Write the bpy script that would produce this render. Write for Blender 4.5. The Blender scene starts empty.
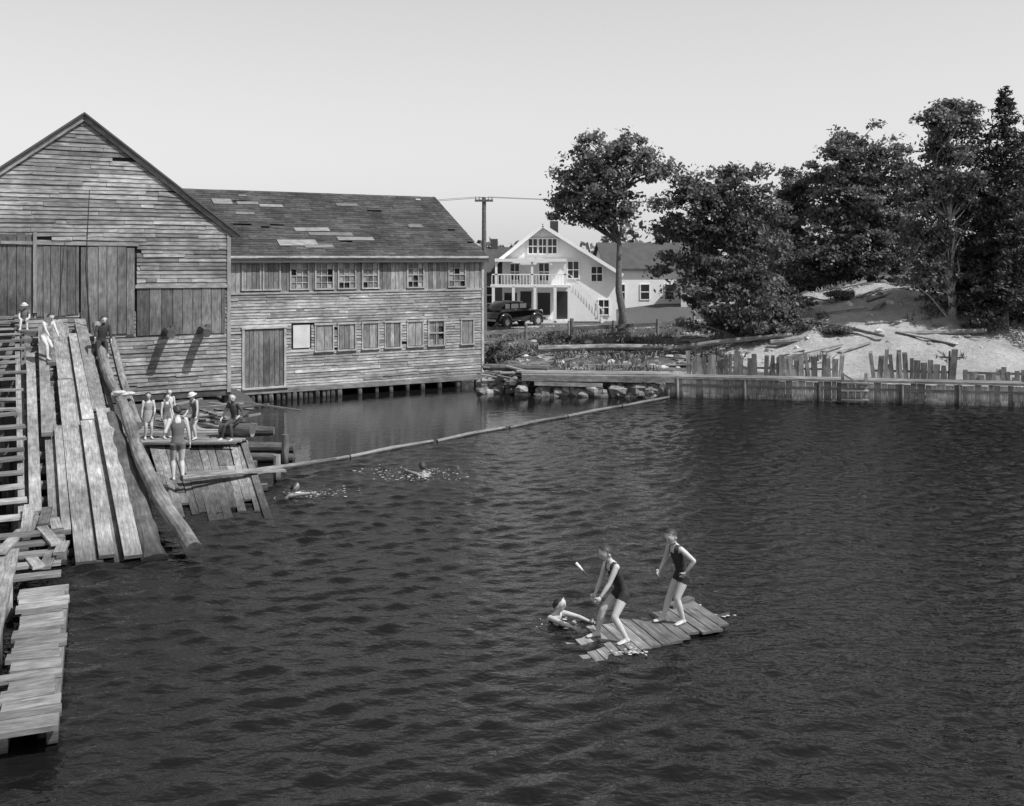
import bpy, math, random
import numpy as np
from mathutils import Vector, Matrix, noise
random.seed(7); RNG=np.random.default_rng(11)
V=Vector
scene=bpy.context.scene
scene.view_settings.view_transform='Standard'
try: scene.view_settings.look='None'
except Exception: pass
scene.view_settings.exposure=0
# ---------------------------------------------------------------- materials
def newmat(name):
    m=bpy.data.materials.new(name); m.use_nodes=True
    nt=m.node_tree; b=nt.nodes['Principled BSDF']
    return m,nt,b
def N(nt,t,**k):
    n=nt.nodes.new(t)
    for a,v in k.items(): setattr(n,a,v)
    return n
def mth(nt,op,a,b=None,c=None,clamp=False):
    n=N(nt,'ShaderNodeMath',operation=op); n.use_clamp=clamp
    for i,x in enumerate((a,b,c)):
        if x is None: continue
        if isinstance(x,(int,float)): n.inputs[i].default_value=x
        else: nt.links.new(x,n.inputs[i])
    return n.outputs[0]
def noi(nt,vec,scale,detail=4,rough=.6,mp=None):
    if mp:
        m=N(nt,'ShaderNodeMapping'); m.inputs['Scale'].default_value=mp
        nt.links.new(vec,m.inputs[0]); vec=m.outputs[0]
    n=N(nt,'ShaderNodeTexNoise'); n.inputs['Scale'].default_value=scale
    n.inputs['Detail'].default_value=detail; n.inputs['Roughness'].default_value=rough
    nt.links.new(vec,n.inputs['Vector']); return n.outputs[0]
def mrange(nt,v,a,b,c,d):
    n=N(nt,'ShaderNodeMapRange'); nt.links.new(v,n.inputs[0])
    for i,x in enumerate((a,b,c,d)): n.inputs[i+1].default_value=x
    return n.outputs[0]
def wood(name,base,var=.35,grain=.5,stain=.4,rough=.85,gs=(2.,34.,1.),wet=False):
    m,nt,b=newmat(name)
    geo=N(nt,'ShaderNodeNewGeometry'); uv=N(nt,'ShaderNodeUVMap')
    tc=N(nt,'ShaderNodeTexCoord')
    rnd=geo.outputs['Random Per Island']
    g=noi(nt,uv.outputs[0],1.,5,.7,gs)
    l=noi(nt,tc.outputs['Object'],.55,5,.7)
    f=noi(nt,uv.outputs[0],3.,3,.6,(1,3,1))
    a=mrange(nt,rnd,0,1,1-var,1+var)
    a=mth(nt,'MULTIPLY',a,mrange(nt,g,.3,.7,1-grain,1+grain*.6))
    a=mth(nt,'MULTIPLY',a,mrange(nt,l,.35,.68,1-stain,1+stain*.5))
    a=mth(nt,'MULTIPLY',a,mrange(nt,f,.35,.7,.7,1.22))
    a=mth(nt,'MULTIPLY',a,base)
    if wet:
        sx=N(nt,'ShaderNodeSeparateXYZ'); nt.links.new(geo.outputs['Position'],sx.inputs[0])
        wn=mth(nt,'ADD',sx.outputs[2],mth(nt,'MULTIPLY',l,-.25))
        a=mth(nt,'MULTIPLY',a,mrange(nt,wn,-.12,.16,.25,1.))
    a=mth(nt,'MINIMUM',a,.8)
    nt.links.new(a,b.inputs['Base Color']); b.inputs['Roughness'].default_value=rough
    b.inputs['Specular IOR Level'].default_value=.2
    bp=N(nt,'ShaderNodeBump'); bp.inputs['Strength'].default_value=.5; bp.inputs['Distance'].default_value=.012
    nt.links.new(g,bp.inputs['Height']); nt.links.new(bp.outputs[0],b.inputs['Normal'])
    return m
def plain(name,base,rough=.7,var=.2,scale=3.,bump=0.,island=0.):
    m,nt,b=newmat(name); tc=N(nt,'ShaderNodeTexCoord')
    n=noi(nt,tc.outputs['Object'],scale,5,.6)
    a=mth(nt,'MULTIPLY',mrange(nt,n,.3,.7,1-var,1+var),base)
    if island:
        geo=N(nt,'ShaderNodeNewGeometry')
        a=mth(nt,'MULTIPLY',a,mrange(nt,geo.outputs['Random Per Island'],0,1,1-island,1+island))
    nt.links.new(a,b.inputs['Base Color']); b.inputs['Roughness'].default_value=rough
    if bump:
        bp=N(nt,'ShaderNodeBump'); bp.inputs['Strength'].default_value=.7; bp.inputs['Distance'].default_value=bump
        nt.links.new(n,bp.inputs['Height']); nt.links.new(bp.outputs[0],b.inputs['Normal'])
    return m
def leafmat(name,base,tr=.35):
    m,nt,b=newmat(name); geo=N(nt,'ShaderNodeNewGeometry'); tc=N(nt,'ShaderNodeTexCoord')
    n=noi(nt,tc.outputs['Object'],.8,2)
    a=mth(nt,'MULTIPLY',mrange(nt,geo.outputs['Random Per Island'],0,1,.5,1.5),base)
    a=mth(nt,'MULTIPLY',a,mrange(nt,n,.35,.65,.75,1.3))
    nt.links.new(a,b.inputs['Base Color']); b.inputs['Roughness'].default_value=.55
    b.inputs['Specular IOR Level'].default_value=.35
    t=N(nt,'ShaderNodeBsdfTranslucent'); nt.links.new(a,t.inputs[0])
    mx=N(nt,'ShaderNodeMixShader'); mx.inputs[0].default_value=tr
    nt.links.new(b.outputs[0],mx.inputs[1]); nt.links.new(t.outputs[0],mx.inputs[2])
    nt.links.new(mx.outputs[0],nt.nodes['Material Output'].inputs[0])
    return m
M_clap=wood('clapboard_grey',.31,.36,.5,.5)
M_clap2=wood('clapboard_pale',.36,.34,.48,.45)
M_vert=wood('barn_plank',.18,.34,.55,.45)
M_dark=plain('dark_interior',.02,.9,.3)
M_trim=wood('trim_board',.28,.25,.35,.3)
M_shing=wood('shingle',.08,.3,.4,.5,gs=(3,12,1))
M_patch=wood('roof_patch',.22,.3,.3,.2)
M_plank=wood('dock_plank',.28,.42,.55,.45,wet=True)
M_planklt=wood('slide_plank',.35,.3,.55,.45,wet=True)
M_raft=wood('raft_plank',.24,.4,.55,.5,.6)
M_wallb=wood('wall_sheet_board',.52,.4,.55,.5,wet=True)
M_log=wood('log_bark',.12,.25,.6,.4,gs=(1.5,14,1),wet=True)
M_loglt=wood('log_peeled',.25,.25,.6,.5,gs=(1.5,10,1),wet=True)
M_boom=wood('boom_timber',.22,.35,.5,.5)
M_stake=wood('stake_board',.25,.45,.5,.45,wet=True)
M_rock=plain('rock',.2,.9,.5,4.,.06,.45)
M_white=plain('white_paint',.76,.6,.05,2.)
M_glass=plain('window_glass',.03,.12,.1)
M_pane=plain('dusty_pane',.18,.3,.5,2.5,0,.6)
M_roofd=plain('dark_roof',.06,.8,.25,1.5)
M_skin=plain('skin',.46,.55,.06,8.)
M_skinw=plain('wet_skin',.24,.3,.1,8.)
M_suit=plain('dark_wool_suit',.022,.85,.2,20.)
M_suitl=plain('pale_cloth',.5,.85,.15,14.)
M_suitm=plain('grey_cloth',.12,.85,.15,14.)
M_hairb=plain('brown_hair',.03,.6,.3,30.)
M_hairl=plain('fair_hair',.16,.6,.3,30.)
M_eye=plain('eye_dark',.02,.3,.05)
M_car=plain('car_paint',.02,.15,.05)
M_tire=plain('tyre',.03,.8,.1)
M_metal=plain('dull_metal',.3,.35,.1)
M_foam=plain('foam',.42,.6,.1)
M_bark=plain('bark',.12,.9,.4,9.,.03)
M_barkl=plain('birch_bark',.4,.85,.4,6.,.02)
M_leafA=leafmat('leaf_elm',.165); M_leafB=leafmat('leaf_dense',.12); M_leafC=leafmat('leaf_birch',.145); M_leafD=leafmat('needle',.055,.15)
M_grass=leafmat('grass_blade',.16,.25)
# ---------------------------------------------------------------- mesh builder
class MB:
    def __init__(s): s.v=[];s.f=[];s.uv=[];s.mi=[]
    def face(s,idx,uvs,mi=0): s.f.append(tuple(idx)); s.uv.append(uvs); s.mi.append(mi)
    def box(s,c,ax,ay,az,dx,dy,dz,mi=0):
        c=V(c);ax=V(ax);ay=V(ay);az=V(az);o=len(s.v);ru=random.random()*50;rv=random.random()*50
        d=(dx/2,dy/2,dz/2);L=[]
        for i in (-1,1):
            for j in (-1,1):
                for k in (-1,1):
                    l=(i*d[0],j*d[1],k*d[2]);L.append(l)
                    s.v.append(c+ax*l[0]+ay*l[1]+az*l[2])
        lg=max(range(3),key=lambda q:d[q])
        for q,fc in ((0,(0,1,3,2)),(0,(4,6,7,5)),(1,(0,4,5,1)),(1,(2,3,7,6)),(2,(0,2,6,4)),(2,(1,5,7,3))):
            ot=[x for x in range(3) if x!=q]
            if lg in ot: a=lg; b=[x for x in ot if x!=lg][0]
            else: a,b=ot
            s.face([o+x for x in fc],[(L[x][a]+ru,L[x][b]+rv+q) for x in fc],mi)
    def beam(s,p0,p1,w,h,up=(0,0,1),mi=0):
        p0=V(p0);p1=V(p1);a=(p1-p0);l=a.length;a.normalize();up=V(up)
        b=up.cross(a)
        if b.length<1e-4: b=V((1,0,0)).cross(a)
        b.normalize();c=a.cross(b)
        s.box((p0+p1)/2,a,b,c,l,w,h,mi)
    def tube(s,pts,rad,n=8,mi=0,side=None,jit=0.,cap=True,capmi=None):
        pts=[V(p) for p in pts];o=len(s.v);ru=random.random()*50;L=0;m=len(pts)
        pb=None
        Ls=[]
        for i,p in enumerate(pts):
            t=(pts[min(i+1,m-1)]-pts[max(i-1,0)]).normalized()
            if i: L+=(p-pts[i-1]).length
            Ls.append(L)
            if side is not None: b=V(side)
            elif pb is not None: b=pb
            else: b=V((0,0,1)) if abs(t.z)<.9 else V((1,0,0))
            b=(b-t*b.dot(t))
            if b.length<1e-5: b=t.orthogonal()
            b.normalize();pb=b;c=t.cross(b)
            r=rad[i]; ra,rb=(r if isinstance(r,(tuple,list)) else (r,r))
            for k in range(n):
                an=2*math.pi*k/n;q=1+(random.uniform(-jit,jit) if jit else 0)
                s.v.append(p+b*(math.cos(an)*ra*q)+c*(math.sin(an)*rb*q))
        for i in range(m-1):
            for k in range(n):
                k2=(k+1)%n
                s.face((o+i*n+k,o+i*n+k2,o+(i+1)*n+k2,o+(i+1)*n+k),[(Ls[i]+ru,k/n),(Ls[i]+ru,(k+1)/n),(Ls[i+1]+ru,(k+1)/n),(Ls[i+1]+ru,k/n)],mi)
        if cap:
            cm=mi if capmi is None else capmi
            s.face([o+k for k in range(n)][::-1],[(ru+.1*math.cos(k),.1*math.sin(k)) for k in range(n)],cm)
            s.face([o+(m-1)*n+k for k in range(n)],[(ru+.1*math.cos(k),.1*math.sin(k)) for k in range(n)],cm)
    def ell(s,c,r,ax=(1,0,0),ay=(0,1,0),az=(0,0,1),n=10,m=7,mi=0):
        c=V(c);ax=V(ax);ay=V(ay);az=V(az);o=len(s.v)
        for i in range(m+1):
            th=math.pi*i/m
            for k in range(n):
                ph=2*math.pi*k/n
                s.v.append(c+ax*(r[0]*math.sin(th)*math.cos(ph))+ay*(r[1]*math.sin(th)*math.sin(ph))+az*(r[2]*math.cos(th)))
        for i in range(m):
            for k in range(n):
                k2=(k+1)%n
                s.face((o+i*n+k,o+(i+1)*n+k,o+(i+1)*n+k2,o+i*n+k2),[(0,0)]*4,mi)
    def prism(s,poly,ext,mi=0):
        o=len(s.v);n=len(poly);ext=V(ext);poly=[V(p) for p in poly]
        for p in poly: s.v.append(p)
        for p in poly: s.v.append(p+ext)
        s.face(list(range(o,o+n))[::-1],[(poly[k][0]+poly[k][1],poly[k][2]) for k in range(n)][::-1],mi)
        s.face(list(range(o+n,o+2*n)),[(poly[k][0]+poly[k][1],poly[k][2]) for k in range(n)],mi)
        for k in range(n):
            k2=(k+1)%n
            s.face((o+k,o+k2,o+n+k2,o+n+k),[(0,poly[k][2]),(0,poly[k2][2]),(ext.length,poly[k2][2]),(ext.length,poly[k][2])],mi)
    def make(s,name,mats,root=None,smooth=False,mods=None):
        me=bpy.data.meshes.new(name);me.from_pydata([tuple(p) for p in s.v],[],s.f)
        ul=me.uv_layers.new(name='UVMap');flat=[c for u in s.uv for p in u for c in p]
        ul.data.foreach_set('uv',flat)
        if not isinstance(mats,(list,tuple)): mats=[mats]
        for m in mats: me.materials.append(m)
        me.polygons.foreach_set('material_index',s.mi)
        if smooth: me.polygons.foreach_set('use_smooth',[True]*len(s.f))
        me.update()
        ob=bpy.data.objects.new(name,me);scene.collection.objects.link(ob)
        if root is not None:
            ob.parent=root;ob.matrix_parent_inverse=Matrix.Translation(-root.location)
        return ob
def root(name,loc):
    e=bpy.data.objects.new(name,None);e.empty_display_size=.3;e.location=loc
    scene.collection.objects.link(e);return e
# ---------------------------------------------------------------- frames
u=V((.866,.5,0));n=V((.5,-.866,0));bk=-n;Z=V((0,0,1))
C=V((-9.66,34,0));P0=V((-10.6,38,0))
def P(o,s,t,z): return o+u*s+n*t+Z*z
def clap(mb,o,s0,s1,z0,z1,expo=.13,holes=(),clip=None,miss=.012,t=0.):
    z=z0
    while z<z1-.02:
        a0,a1=s0,s1
        if clip: a0,a1=clip(z+expo)
        if a1-a0<.15: break
        cuts=[a0];x=a0+random.uniform(.4,3)
        while x<a1-.3: cuts.append(x);x+=random.choice((random.uniform(.3,1.),random.uniform(1.2,3.8),random.uniform(1.2,3.8)))
        cuts.append(a1)
        for i in range(len(cuts)-1):
            segs=[(cuts[i],cuts[i+1])]
            for h in holes:
                if z+expo*.6>h[2] and z+expo*.4<h[3]:
                    ns=[]
                    for (p,q) in segs:
                        if h[1]<=p or h[0]>=q: ns.append((p,q));continue
                        if h[0]>p: ns.append((p,h[0]))
                        if h[1]<q: ns.append((h[1],q))
                    segs=ns
            for (p,q) in segs:
                if q-p<.04 or (random.random()<miss*2.5 and q-p<.8): continue
                sl=random.gauss(0,.01) if random.random()<.75 else random.gauss(0,.035)
                ax=(u+Z*(sl/(q-p))).normalized();az=(Z-n*random.uniform(.15,.3)).normalized()
                mb.box(P(o,(p+q)/2,t+.022+random.random()*.016,z+expo/2+.01+random.gauss(0,.008)),ax,-n,az,q-p-.01,.024,expo+.012)
        z+=expo
def vplanks(mb,o,s0,s1,z0,z1,w=.2,t=.06,th=.025,rag=.03,mi=0):
    s=s0
    while s<s1-.02:
        ww=min(w*random.uniform(.75,1.25),s1-s)
        za=z0+random.uniform(-rag,rag);zb=z1+random.uniform(-rag,rag)
        mb.box(P(o,s+ww/2,t+random.random()*.015,(za+zb)/2),Z,u,n,zb-za,ww-.016,th,mi)
        s+=ww
# ---------------------------------------------------------------- building 1 (gable mill)
r1=root('gabled_mill_building',P(C,-4.5,0,1))
W1=9.08;zE=6.45;zA=9.95;ap=-4.54;D1=15
mb=MB()
poly=[P(C,0,-.02,.9),P(C,-W1,-.02,.9),P(C,-W1,-.02,zE),P(C,ap,-.02,zA),P(C,0,-.02,zE)]
mb.prism(poly,bk*D1);mb.make('wall_core',M_dark,r1)
mb=MB()
sl=(zA-zE)/(-ap)
def clip1(z):
    if z<=zE: return (-W1,0)
    d=(z-zE)/sl;return (-W1+d,-d)
holes=[(-6.95,-2.95,3.75,5.95),(-9.0,-6.0,3.75,6.15),(-2.97,-.1,2.95,4.55)]
clap(mb,C,-W1,0,1.05,zA-.1,.135,holes,clip1,.02)
mb.make('clapboards',M_clap,r1)
mb=MB();
z=1.05
while z<zE:
    mb.box(P(C,.03,-D1/2,z+.07),bk,u,(Z-u*.12).normalized(),D1,.02,.15);z+=.14
mb.make('side_clapboards',M_clap,r1)
mb=MB()
vplanks(mb,C,-9.0,-6.0,3.75,6.25,.26,.05)
vplanks(mb,C,-5.9,-4.68,3.7,5.9,.24,.07)
vplanks(mb,C,-4.64,-3.02,3.05,5.85,.27,.09)
vplanks(mb,C,-2.95,-.1,2.96,4.52,.36,.05,rag=.02)
mb.make('plank_doors',M_vert,r1)
mb=MB()
mb.beam(P(C,-6.9,.1,5.98),P(C,-2.9,.1,5.93),.05,.1);mb.beam(P(C,-5.95,.1,3.8),P(C,-5.95,.1,6.3),.1,.1,u)
mb.beam(P(C,-3.0,.09,4.57),P(C,-.05,.09,4.55),.05,.1)
mb.beam(P(C,.02,.03,.95),P(C,.02,.03,zE+.05),.1,.12,u)
for (s,e) in ((ap,.35),(ap,-W1-.35)):
    ze=zA-abs(e-ap)*sl
    mb.beam(P(C,s,.1,zA+.03),P(C,e,.1,ze+.03),.05,.22,n.cross(u))
mb.make('rake_trim',M_trim,r1)
mb=MB()
for k,e in ((1,.4),(-1,-W1-.4)):
    ze=zA-abs(e-ap)*sl
    a=P(C,ap,.22,zA+.16);b=P(C,e,.22,ze+.16)
    mb.prism([a,b,b-Z*.07,a-Z*.07],bk*(D1+.3))
mb.make('roof',M_roofd,r1)
mb=MB()
for s in (-2.06,-.93):
    mb.tube([P(C,s,-.1,3.08),P(C,s+.02,.35,3.12),P(C,s+.04,.85,3.05)],[.11,.14,.15],9,jit=.12)
    mb.tube([P(C,s+.22,-.1,3.2),P(C,s+.14,.7,3.24)],[.07,.09],8)
mb.make('log_brackets',M_log,r1)
mb=MB()
for s in np.arange(-8.8,.1,1.1):
    mb.tube([P(C,s,-.3,-.8),P(C,s,-.25,1.0)],[.16,.14],8,jit=.08)
mb.beam(P(C,-9,-.1,.95),P(C,.1,-.1,.95),.25,.22)
mb.make('sill_and_posts',M_log,r1)
mb=MB();mb.tube([P(C,-4.5,1.2,3.2),P(C,-4.62,1.15,5.2),P(C,-4.5,1.05,7.6)],[.028,.02,.012],6)
mb.make('whip_pole',M_dark)
# ---------------------------------------------------------------- building 2
r2=root('long_mill_building',P(P0,5,0,1))
S0,S1=-1.17,10.74;zb=.42;ze2=5.5;rd=5.;zr2=8.2
mb=MB()
pl=[P(P0,S1,-.02,zb),P(P0,S1,-10,zb),P(P0,S1,-10,ze2),P(P0,S1,-5,zr2-.12),P(P0,S1,-.02,ze2)]
mb.prism(pl,-u*(S1-S0));mb.make('wall_core',M_dark,r2)
up_w=[(.34,1.03),(1.15,1.8),(2.22,2.94),(3.23,3.97),(4.18,4.91),(5.21,5.90),(7.2,7.93),(9.1,9.9)]
lo_w=[(3.23,3.97),(4.18,4.91),(5.21,5.90),(6.2,6.9),(7.2,7.9),(8.16,8.9),(9.7,10.3)]
holes=[(.34,2.03,.5,2.8),(2.26,3.06,1.9,2.95)]+[(a,b,1.78,2.9) for a,b in lo_w]
mb=MB()
clap(mb,P0,S0,S1,zb,4.12,.115,holes,None,.02)
clap(mb,P0,S0,S1,5.36,5.5,.1,(),None,0)
mb.make('clapboards',M_clap2,r2)
mb=MB();s=S0
for a,b in up_w+[(S1,S1)]:
    if a-s>.05: vplanks(mb,P0,s,a-.03,4.18,5.38,.2,.02,rag=.01)
    s=b+.03
for a,b in (up_w[0],up_w[1]): vplanks(mb,P0,a+.02,b-.02,4.3,5.3,.18,.03,rag=0)
for i,(a,b) in enumerate(lo_w):
    if i in (5,): continue
    if i in (1,2,3): vplanks(mb,P0,a+.05,b-.05,1.85,2.84,.22,.03,rag=0)
    elif i==0: vplanks(mb,P0,a+.05,b-.05,1.85,2.84,.3,.02,rag=0)
    else: vplanks(mb,P0,a+.05,b-.05,1.85,2.84,.35,.03,rag=0)
mb.make('upper_wall_planks',wood('upper_plank',.29,.38,.45,.35),r2)
mb=MB();vplanks(mb,P0,.4,1.97,.55,2.74,.2,.03,rag=.01)
mb.make('plank_door',M_vert,r2)
mb=MB()
mb.beam(P(P0,.37,.05,.5),P(P0,.37,.05,2.85),.07,.09,u);mb.beam(P(P0,2.0,.05,.5),P(P0,2.0,.05,2.85),.07,.09,u)
mb.beam(P(P0,.3,.06,2.82),P(P0,2.08,.06,2.82),.09,.09);mb.beam(P(P0,.3,.1,.5),P(P0,2.1,.1,.5),.2,.06)
mb.beam(P(P0,S0,.05,4.15),P(P0,S1+.02,.05,4.15),.06,.09)
mb.beam(P(P0,S1,.03,zb),P(P0,S1,.03,5.45),.1,.12,u)
mb.beam(P(P0,S0,.2,5.5),P(P0,S1+.2,.2,5.5),.05,.16)
def frame(mb,a,b,z0,z1,t=.05,w=.06):
    mb.beam(P(P0,a,t,z0),P(P0,a,t,z1),.05,w,u);mb.beam(P(P0,b,t,z0),P(P0,b,t,z1),.05,w,u)
    mb.beam(P(P0,a-.05,t+.012,z1),P(P0,b+.05,t+.012,z1),.06,w+.02);mb.beam(P(P0,a-.05,t+.022,z0),P(P0,b+.05,t+.022,z0),.1,w)
for a,b in up_w: frame(mb,a,b,4.27,5.33)
for a,b in lo_w: frame(mb,a,b,1.8,2.88)
for i,(a,b) in enumerate(up_w):
    if i<2: continue
    for k in (1,2): mb.beam(P(P0,a+(b-a)*k/3,.045,4.3),P(P0,a+(b-a)*k/3,.045,5.3),.02,.028,u)
    for k in (1,2,3): mb.beam(P(P0,a,.043,4.27+1.06*k/4),P(P0,b,.043,4.27+1.06*k/4),.02,.03 if k!=2 else .05)
a,b=lo_w[5]
mb.beam(P(P0,a,.045,2.34),P(P0,b,.045,2.34),.03,.05);mb.beam(P(P0,(a+b)/2,.045,1.8),P(P0,(a+b)/2,.045,2.88),.02,.03,u)
mb.make('window_frames',wood('frame_wood',.42,.15,.3,.2),r2)
mb=MB()
for i,(a,b) in enumerate(up_w[2:]+[lo_w[5]]):
    z0,z1=(4.3,5.3) if i<6 else (1.82,2.86)
    for kx in range(3):
        for kz in range(4):
            if random.random()<.14: continue
            mb.box(P(P0,a+(b-a)*(kx+.5)/3,.015,z0+(z1-z0)*(kz+.5)/4),u,n,Z,(b-a)/3-.01,.008,(z1-z0)/4-.01)
mb.make('window_panes',M_pane,r2)
mb=MB();mb.box(P(P0,2.66,.06,2.42),u,n,Z,.68,.02,.9);mb.make('notice_board',plain('notice_white',.55,.7,.12),r2)
mb=MB();mp=MB()
sv=V(bk*rd+Z*(zr2-ze2+.0));slen=sv.length;sd=sv.normalized();nn=u.cross(sd).normalized()
if nn.z<0: nn=-nn
rows=30
E=P(P0,0,.25,ze2-.08)
for r in range(rows+1):
    d=r*(slen+.3)/rows
    s=-3.7+random.random()*.2;end=S1+.22
    while s<end:
        w=min(random.uniform(.2,.8),end-s+.01)
        if random.random()>.01:
            mb.box(E+u*(s+w/2)+sd*(d+.12)+nn*(.05+random.random()*.012),u,(sd-nn*.06).normalized(),nn,w-.008,.27,.02)
        s+=w
for (s,d,w,h) in ((.2,5.0,.8,.5),(1.2,4.9,.9,.25),(2.1,4.7,1.0,.25),(3.0,2.5,1.5,.32),(3.5,2.1,1.9,.28),(4.6,1.7,1.6,.3),(2.0,1.3,1.6,.5),(3.0,1.0,1.2,.25),(5.6,5.0,1.,.25),(8.3,3.0,.7,.3),(.9,3.9,.8,.2)):
    mp.box(E+u*(s+w/2)+sd*d+nn*.09,(u+sd*random.gauss(0,.02)).normalized(),sd,nn,w,h,.02)
mb.make('front_roof_shingles',M_shing,r2);mp.make('roof_patches',M_patch,r2)
mb=MB()
a=P(P0,-3.7,.28,ze2-.12);b=P(P0,-3.7,-5,zr2);c=P(P0,-3.7,-10.28,ze2-.12)
mb.prism([a,b,c,c-Z*.08,b-Z*.1,a-Z*.06],u*(S1+.2+3.7));mb.make('roof_deck',M_roofd,r2)
mb=MB();s=S0
while s<S1:
    w=random.uniform(.16,.26)
    mb.tube([P(P0,s,.02+random.gauss(0,.03),-1),P(P0,s,random.gauss(0,.02),zb+.02)],[w/2,w/2*.9],7,jit=.1);s+=w*(1.1 if s<4 else 3.5)
mb.beam(P(P0,S0,0,zb-.04),P(P0,S1,0,zb-.06),.26,.2)
mb.make('pilings',M_stake,r2)
# ---------------------------------------------------------------- terrain
poly=np.array([(-18,-25),(-15,5),(-13.5,12),(-13,20),(-12.2,24.5),(-12.0,28.5),(-9.1,31.9),(-9.6,37.5),(-11,39.6),(-2,45),(-.9,43.2),(-.4,41.6),(.3,41.2),(6.25,40.7),(18.9,38.),(34,34.8),(58,30),(64,-25)])
def sdist(X,Y):
    inside=np.zeros(X.shape,bool);D=np.full(X.shape,1e9);m=len(poly)
    for i in range(m):
        x1,y1=poly[i];x2,y2=poly[(i+1)%m]
        cond=((y1>Y)!=(y2>Y))&(X<(x2-x1)*(Y-y1)/(y2-y1+1e-12)+x1);inside^=cond
        dx,dy=x2-x1,y2-y1;t=np.clip(((X-x1)*dx+(Y-y1)*dy)/(dx*dx+dy*dy),0,1)
        D=np.minimum(D,np.hypot(X-x1-t*dx,Y-y1-t*dy))
    return np.where(inside,-D,D)
def hgt(X,Y):
    X=np.asarray(X,float);Y=np.asarray(Y,float);d=sdist(X,Y)
    sm=np.clip(d/1.,0,1);land=.25+.55*sm*sm*(3-2*sm)
    far=np.clip((d-1)/20,0,1)
    land=land+.15*far
    land+=2.6*np.exp(-.5*(((X-17.6)/4.4)**2+((Y-51)/5.2)**2))*(d>0)
    land+=.5*np.clip((X-9)/4,0,1)*np.clip((d-1)/5,0,1)
    rr=np.clip((X-17)/12,0,1)*np.clip((Y-40)/12,0,1);land+=2.0*rr
    bump=.10*np.sin(X*1.3+Y*.7)*np.sin(Y*1.1-X*.5)+.07*np.sin(X*2.9+1)*np.sin(Y*2.3)+.06*np.sin(X*4.1+Y*3.)*np.sin(Y*3.7-X*2)
    near=np.clip((70-Y)/20,0,1)*(Y>30)
    land+=bump*near*np.clip(d-.6,0,1)
    land+=.5*np.exp(-.5*(((X-3)/5.)**2+((Y-50)/2.6)**2))
    land+=np.clip((Y-110)/300,0,1)*3
    pond=-.1-np.clip(-d*.8,0,1.6)
    return np.where(d>0,land,pond)
def H1(x,y): return float(hgt(np.array([x]),np.array([y]))[0])
xs=np.concatenate([[-1800,-900,-450,-250,-150,-100,-75],np.arange(-60,-4,1.),np.arange(-4,30,.35),np.arange(30,70,1.),[80,100,150,250,450,900,1800]])
ys=np.concatenate([[-1500,-600,-250,-120,-70,-45],np.arange(-30,40,1.),np.arange(40,60,.35),np.arange(60,95,.8),[100,110,125,150,200,300,500,900,1800]])
GX,GY=np.meshgrid(xs,ys);GZ=hgt(GX,GY)
nx,ny=len(xs),len(ys)
verts=np.stack([GX.ravel(),GY.ravel(),GZ.ravel()],1)
def gridq(nx,ny):
    ii,jj=np.meshgrid(np.arange(nx-1),np.arange(ny-1));k=(jj*nx+ii).ravel()
    return np.stack([k,k+1,k+nx+1,k+nx],1)
def npmesh(name,verts,quads,mat,root_=None,smooth=False,attr=None):
    me=bpy.data.meshes.new(name);me.vertices.add(len(verts));me.vertices.foreach_set('co',verts.astype(np.float32).ravel())
    me.loops.add(quads.size);me.loops.foreach_set('vertex_index',quads.astype(np.int32).ravel())
    me.polygons.add(len(quads));me.polygons.foreach_set('loop_start',np.arange(0,quads.size,4,dtype=np.int32))
    me.polygons.foreach_set('loop_total',np.full(len(quads),4,np.int32))
    if smooth: me.polygons.foreach_set('use_smooth',np.ones(len(quads),bool))
    if attr is not None:
        at=me.attributes.new('sand','FLOAT','POINT');at.data.foreach_set('value',attr.astype(np.float32).ravel())
    me.materials.append(mat);me.update(calc_edges=True);me.validate()
    ob=bpy.data.objects.new(name,me);scene.collection.objects.link(ob)
    if root_ is not None: ob.parent=root_;ob.matrix_parent_inverse=Matrix.Translation(-root_.location)
    return ob
sand=np.clip(1.6-np.hypot((GX-16.5)/6.,(GY-46.5)/5.),0,1)+.85*np.clip((GX-9.5)/3,0,1)*np.clip((47.5-GY)/3,0,1)
road=np.clip(1-np.abs(GY-66)/3.5,0,1)*.7
sand=np.clip(np.maximum(sand,road),0,1.1)+.4*((GY>41)&(GY<56)&(GX>-3)&(GX<12))
m,nt,b=newmat('ground_sand_grass')
at=N(nt,'ShaderNodeAttribute',attribute_name='sand');tc=N(nt,'ShaderNodeTexCoord')
n1=noi(nt,tc.outputs['Object'],1.1,8,.75);n2=noi(nt,tc.outputs['Object'],7,6,.8);n3=noi(nt,tc.outputs['Object'],.6,6,.75)
mk=mth(nt,'ADD',at.outputs['Fac'],mth(nt,'MULTIPLY',mth(nt,'SUBTRACT',n1,.5),2.4))
mk=mrange(nt,mk,.42,.66,0,1)
cs=mth(nt,'MULTIPLY',mrange(nt,n2,.3,.7,.36,.68),mrange(nt,n3,.35,.65,.72,1.1));cg=mrange(nt,n2,.3,.7,.05,.18)
mx=N(nt,'ShaderNodeMix');mx.data_type='FLOAT';nt.links.new(mk,mx.inputs[0]);nt.links.new(cg,mx.inputs[2]);nt.links.new(cs,mx.inputs[3])
nt.links.new(mx.outputs[0],b.inputs['Base Color']);b.inputs['Roughness'].default_value=.95
bp=N(nt,'ShaderNodeBump');bp.inputs['Distance'].default_value=.2;nt.links.new(n2,bp.inputs['Height']);nt.links.new(bp.outputs[0],b.inputs['Normal'])
npmesh('ground',verts,gridq(nx,ny),m,None,True,sand)
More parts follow.
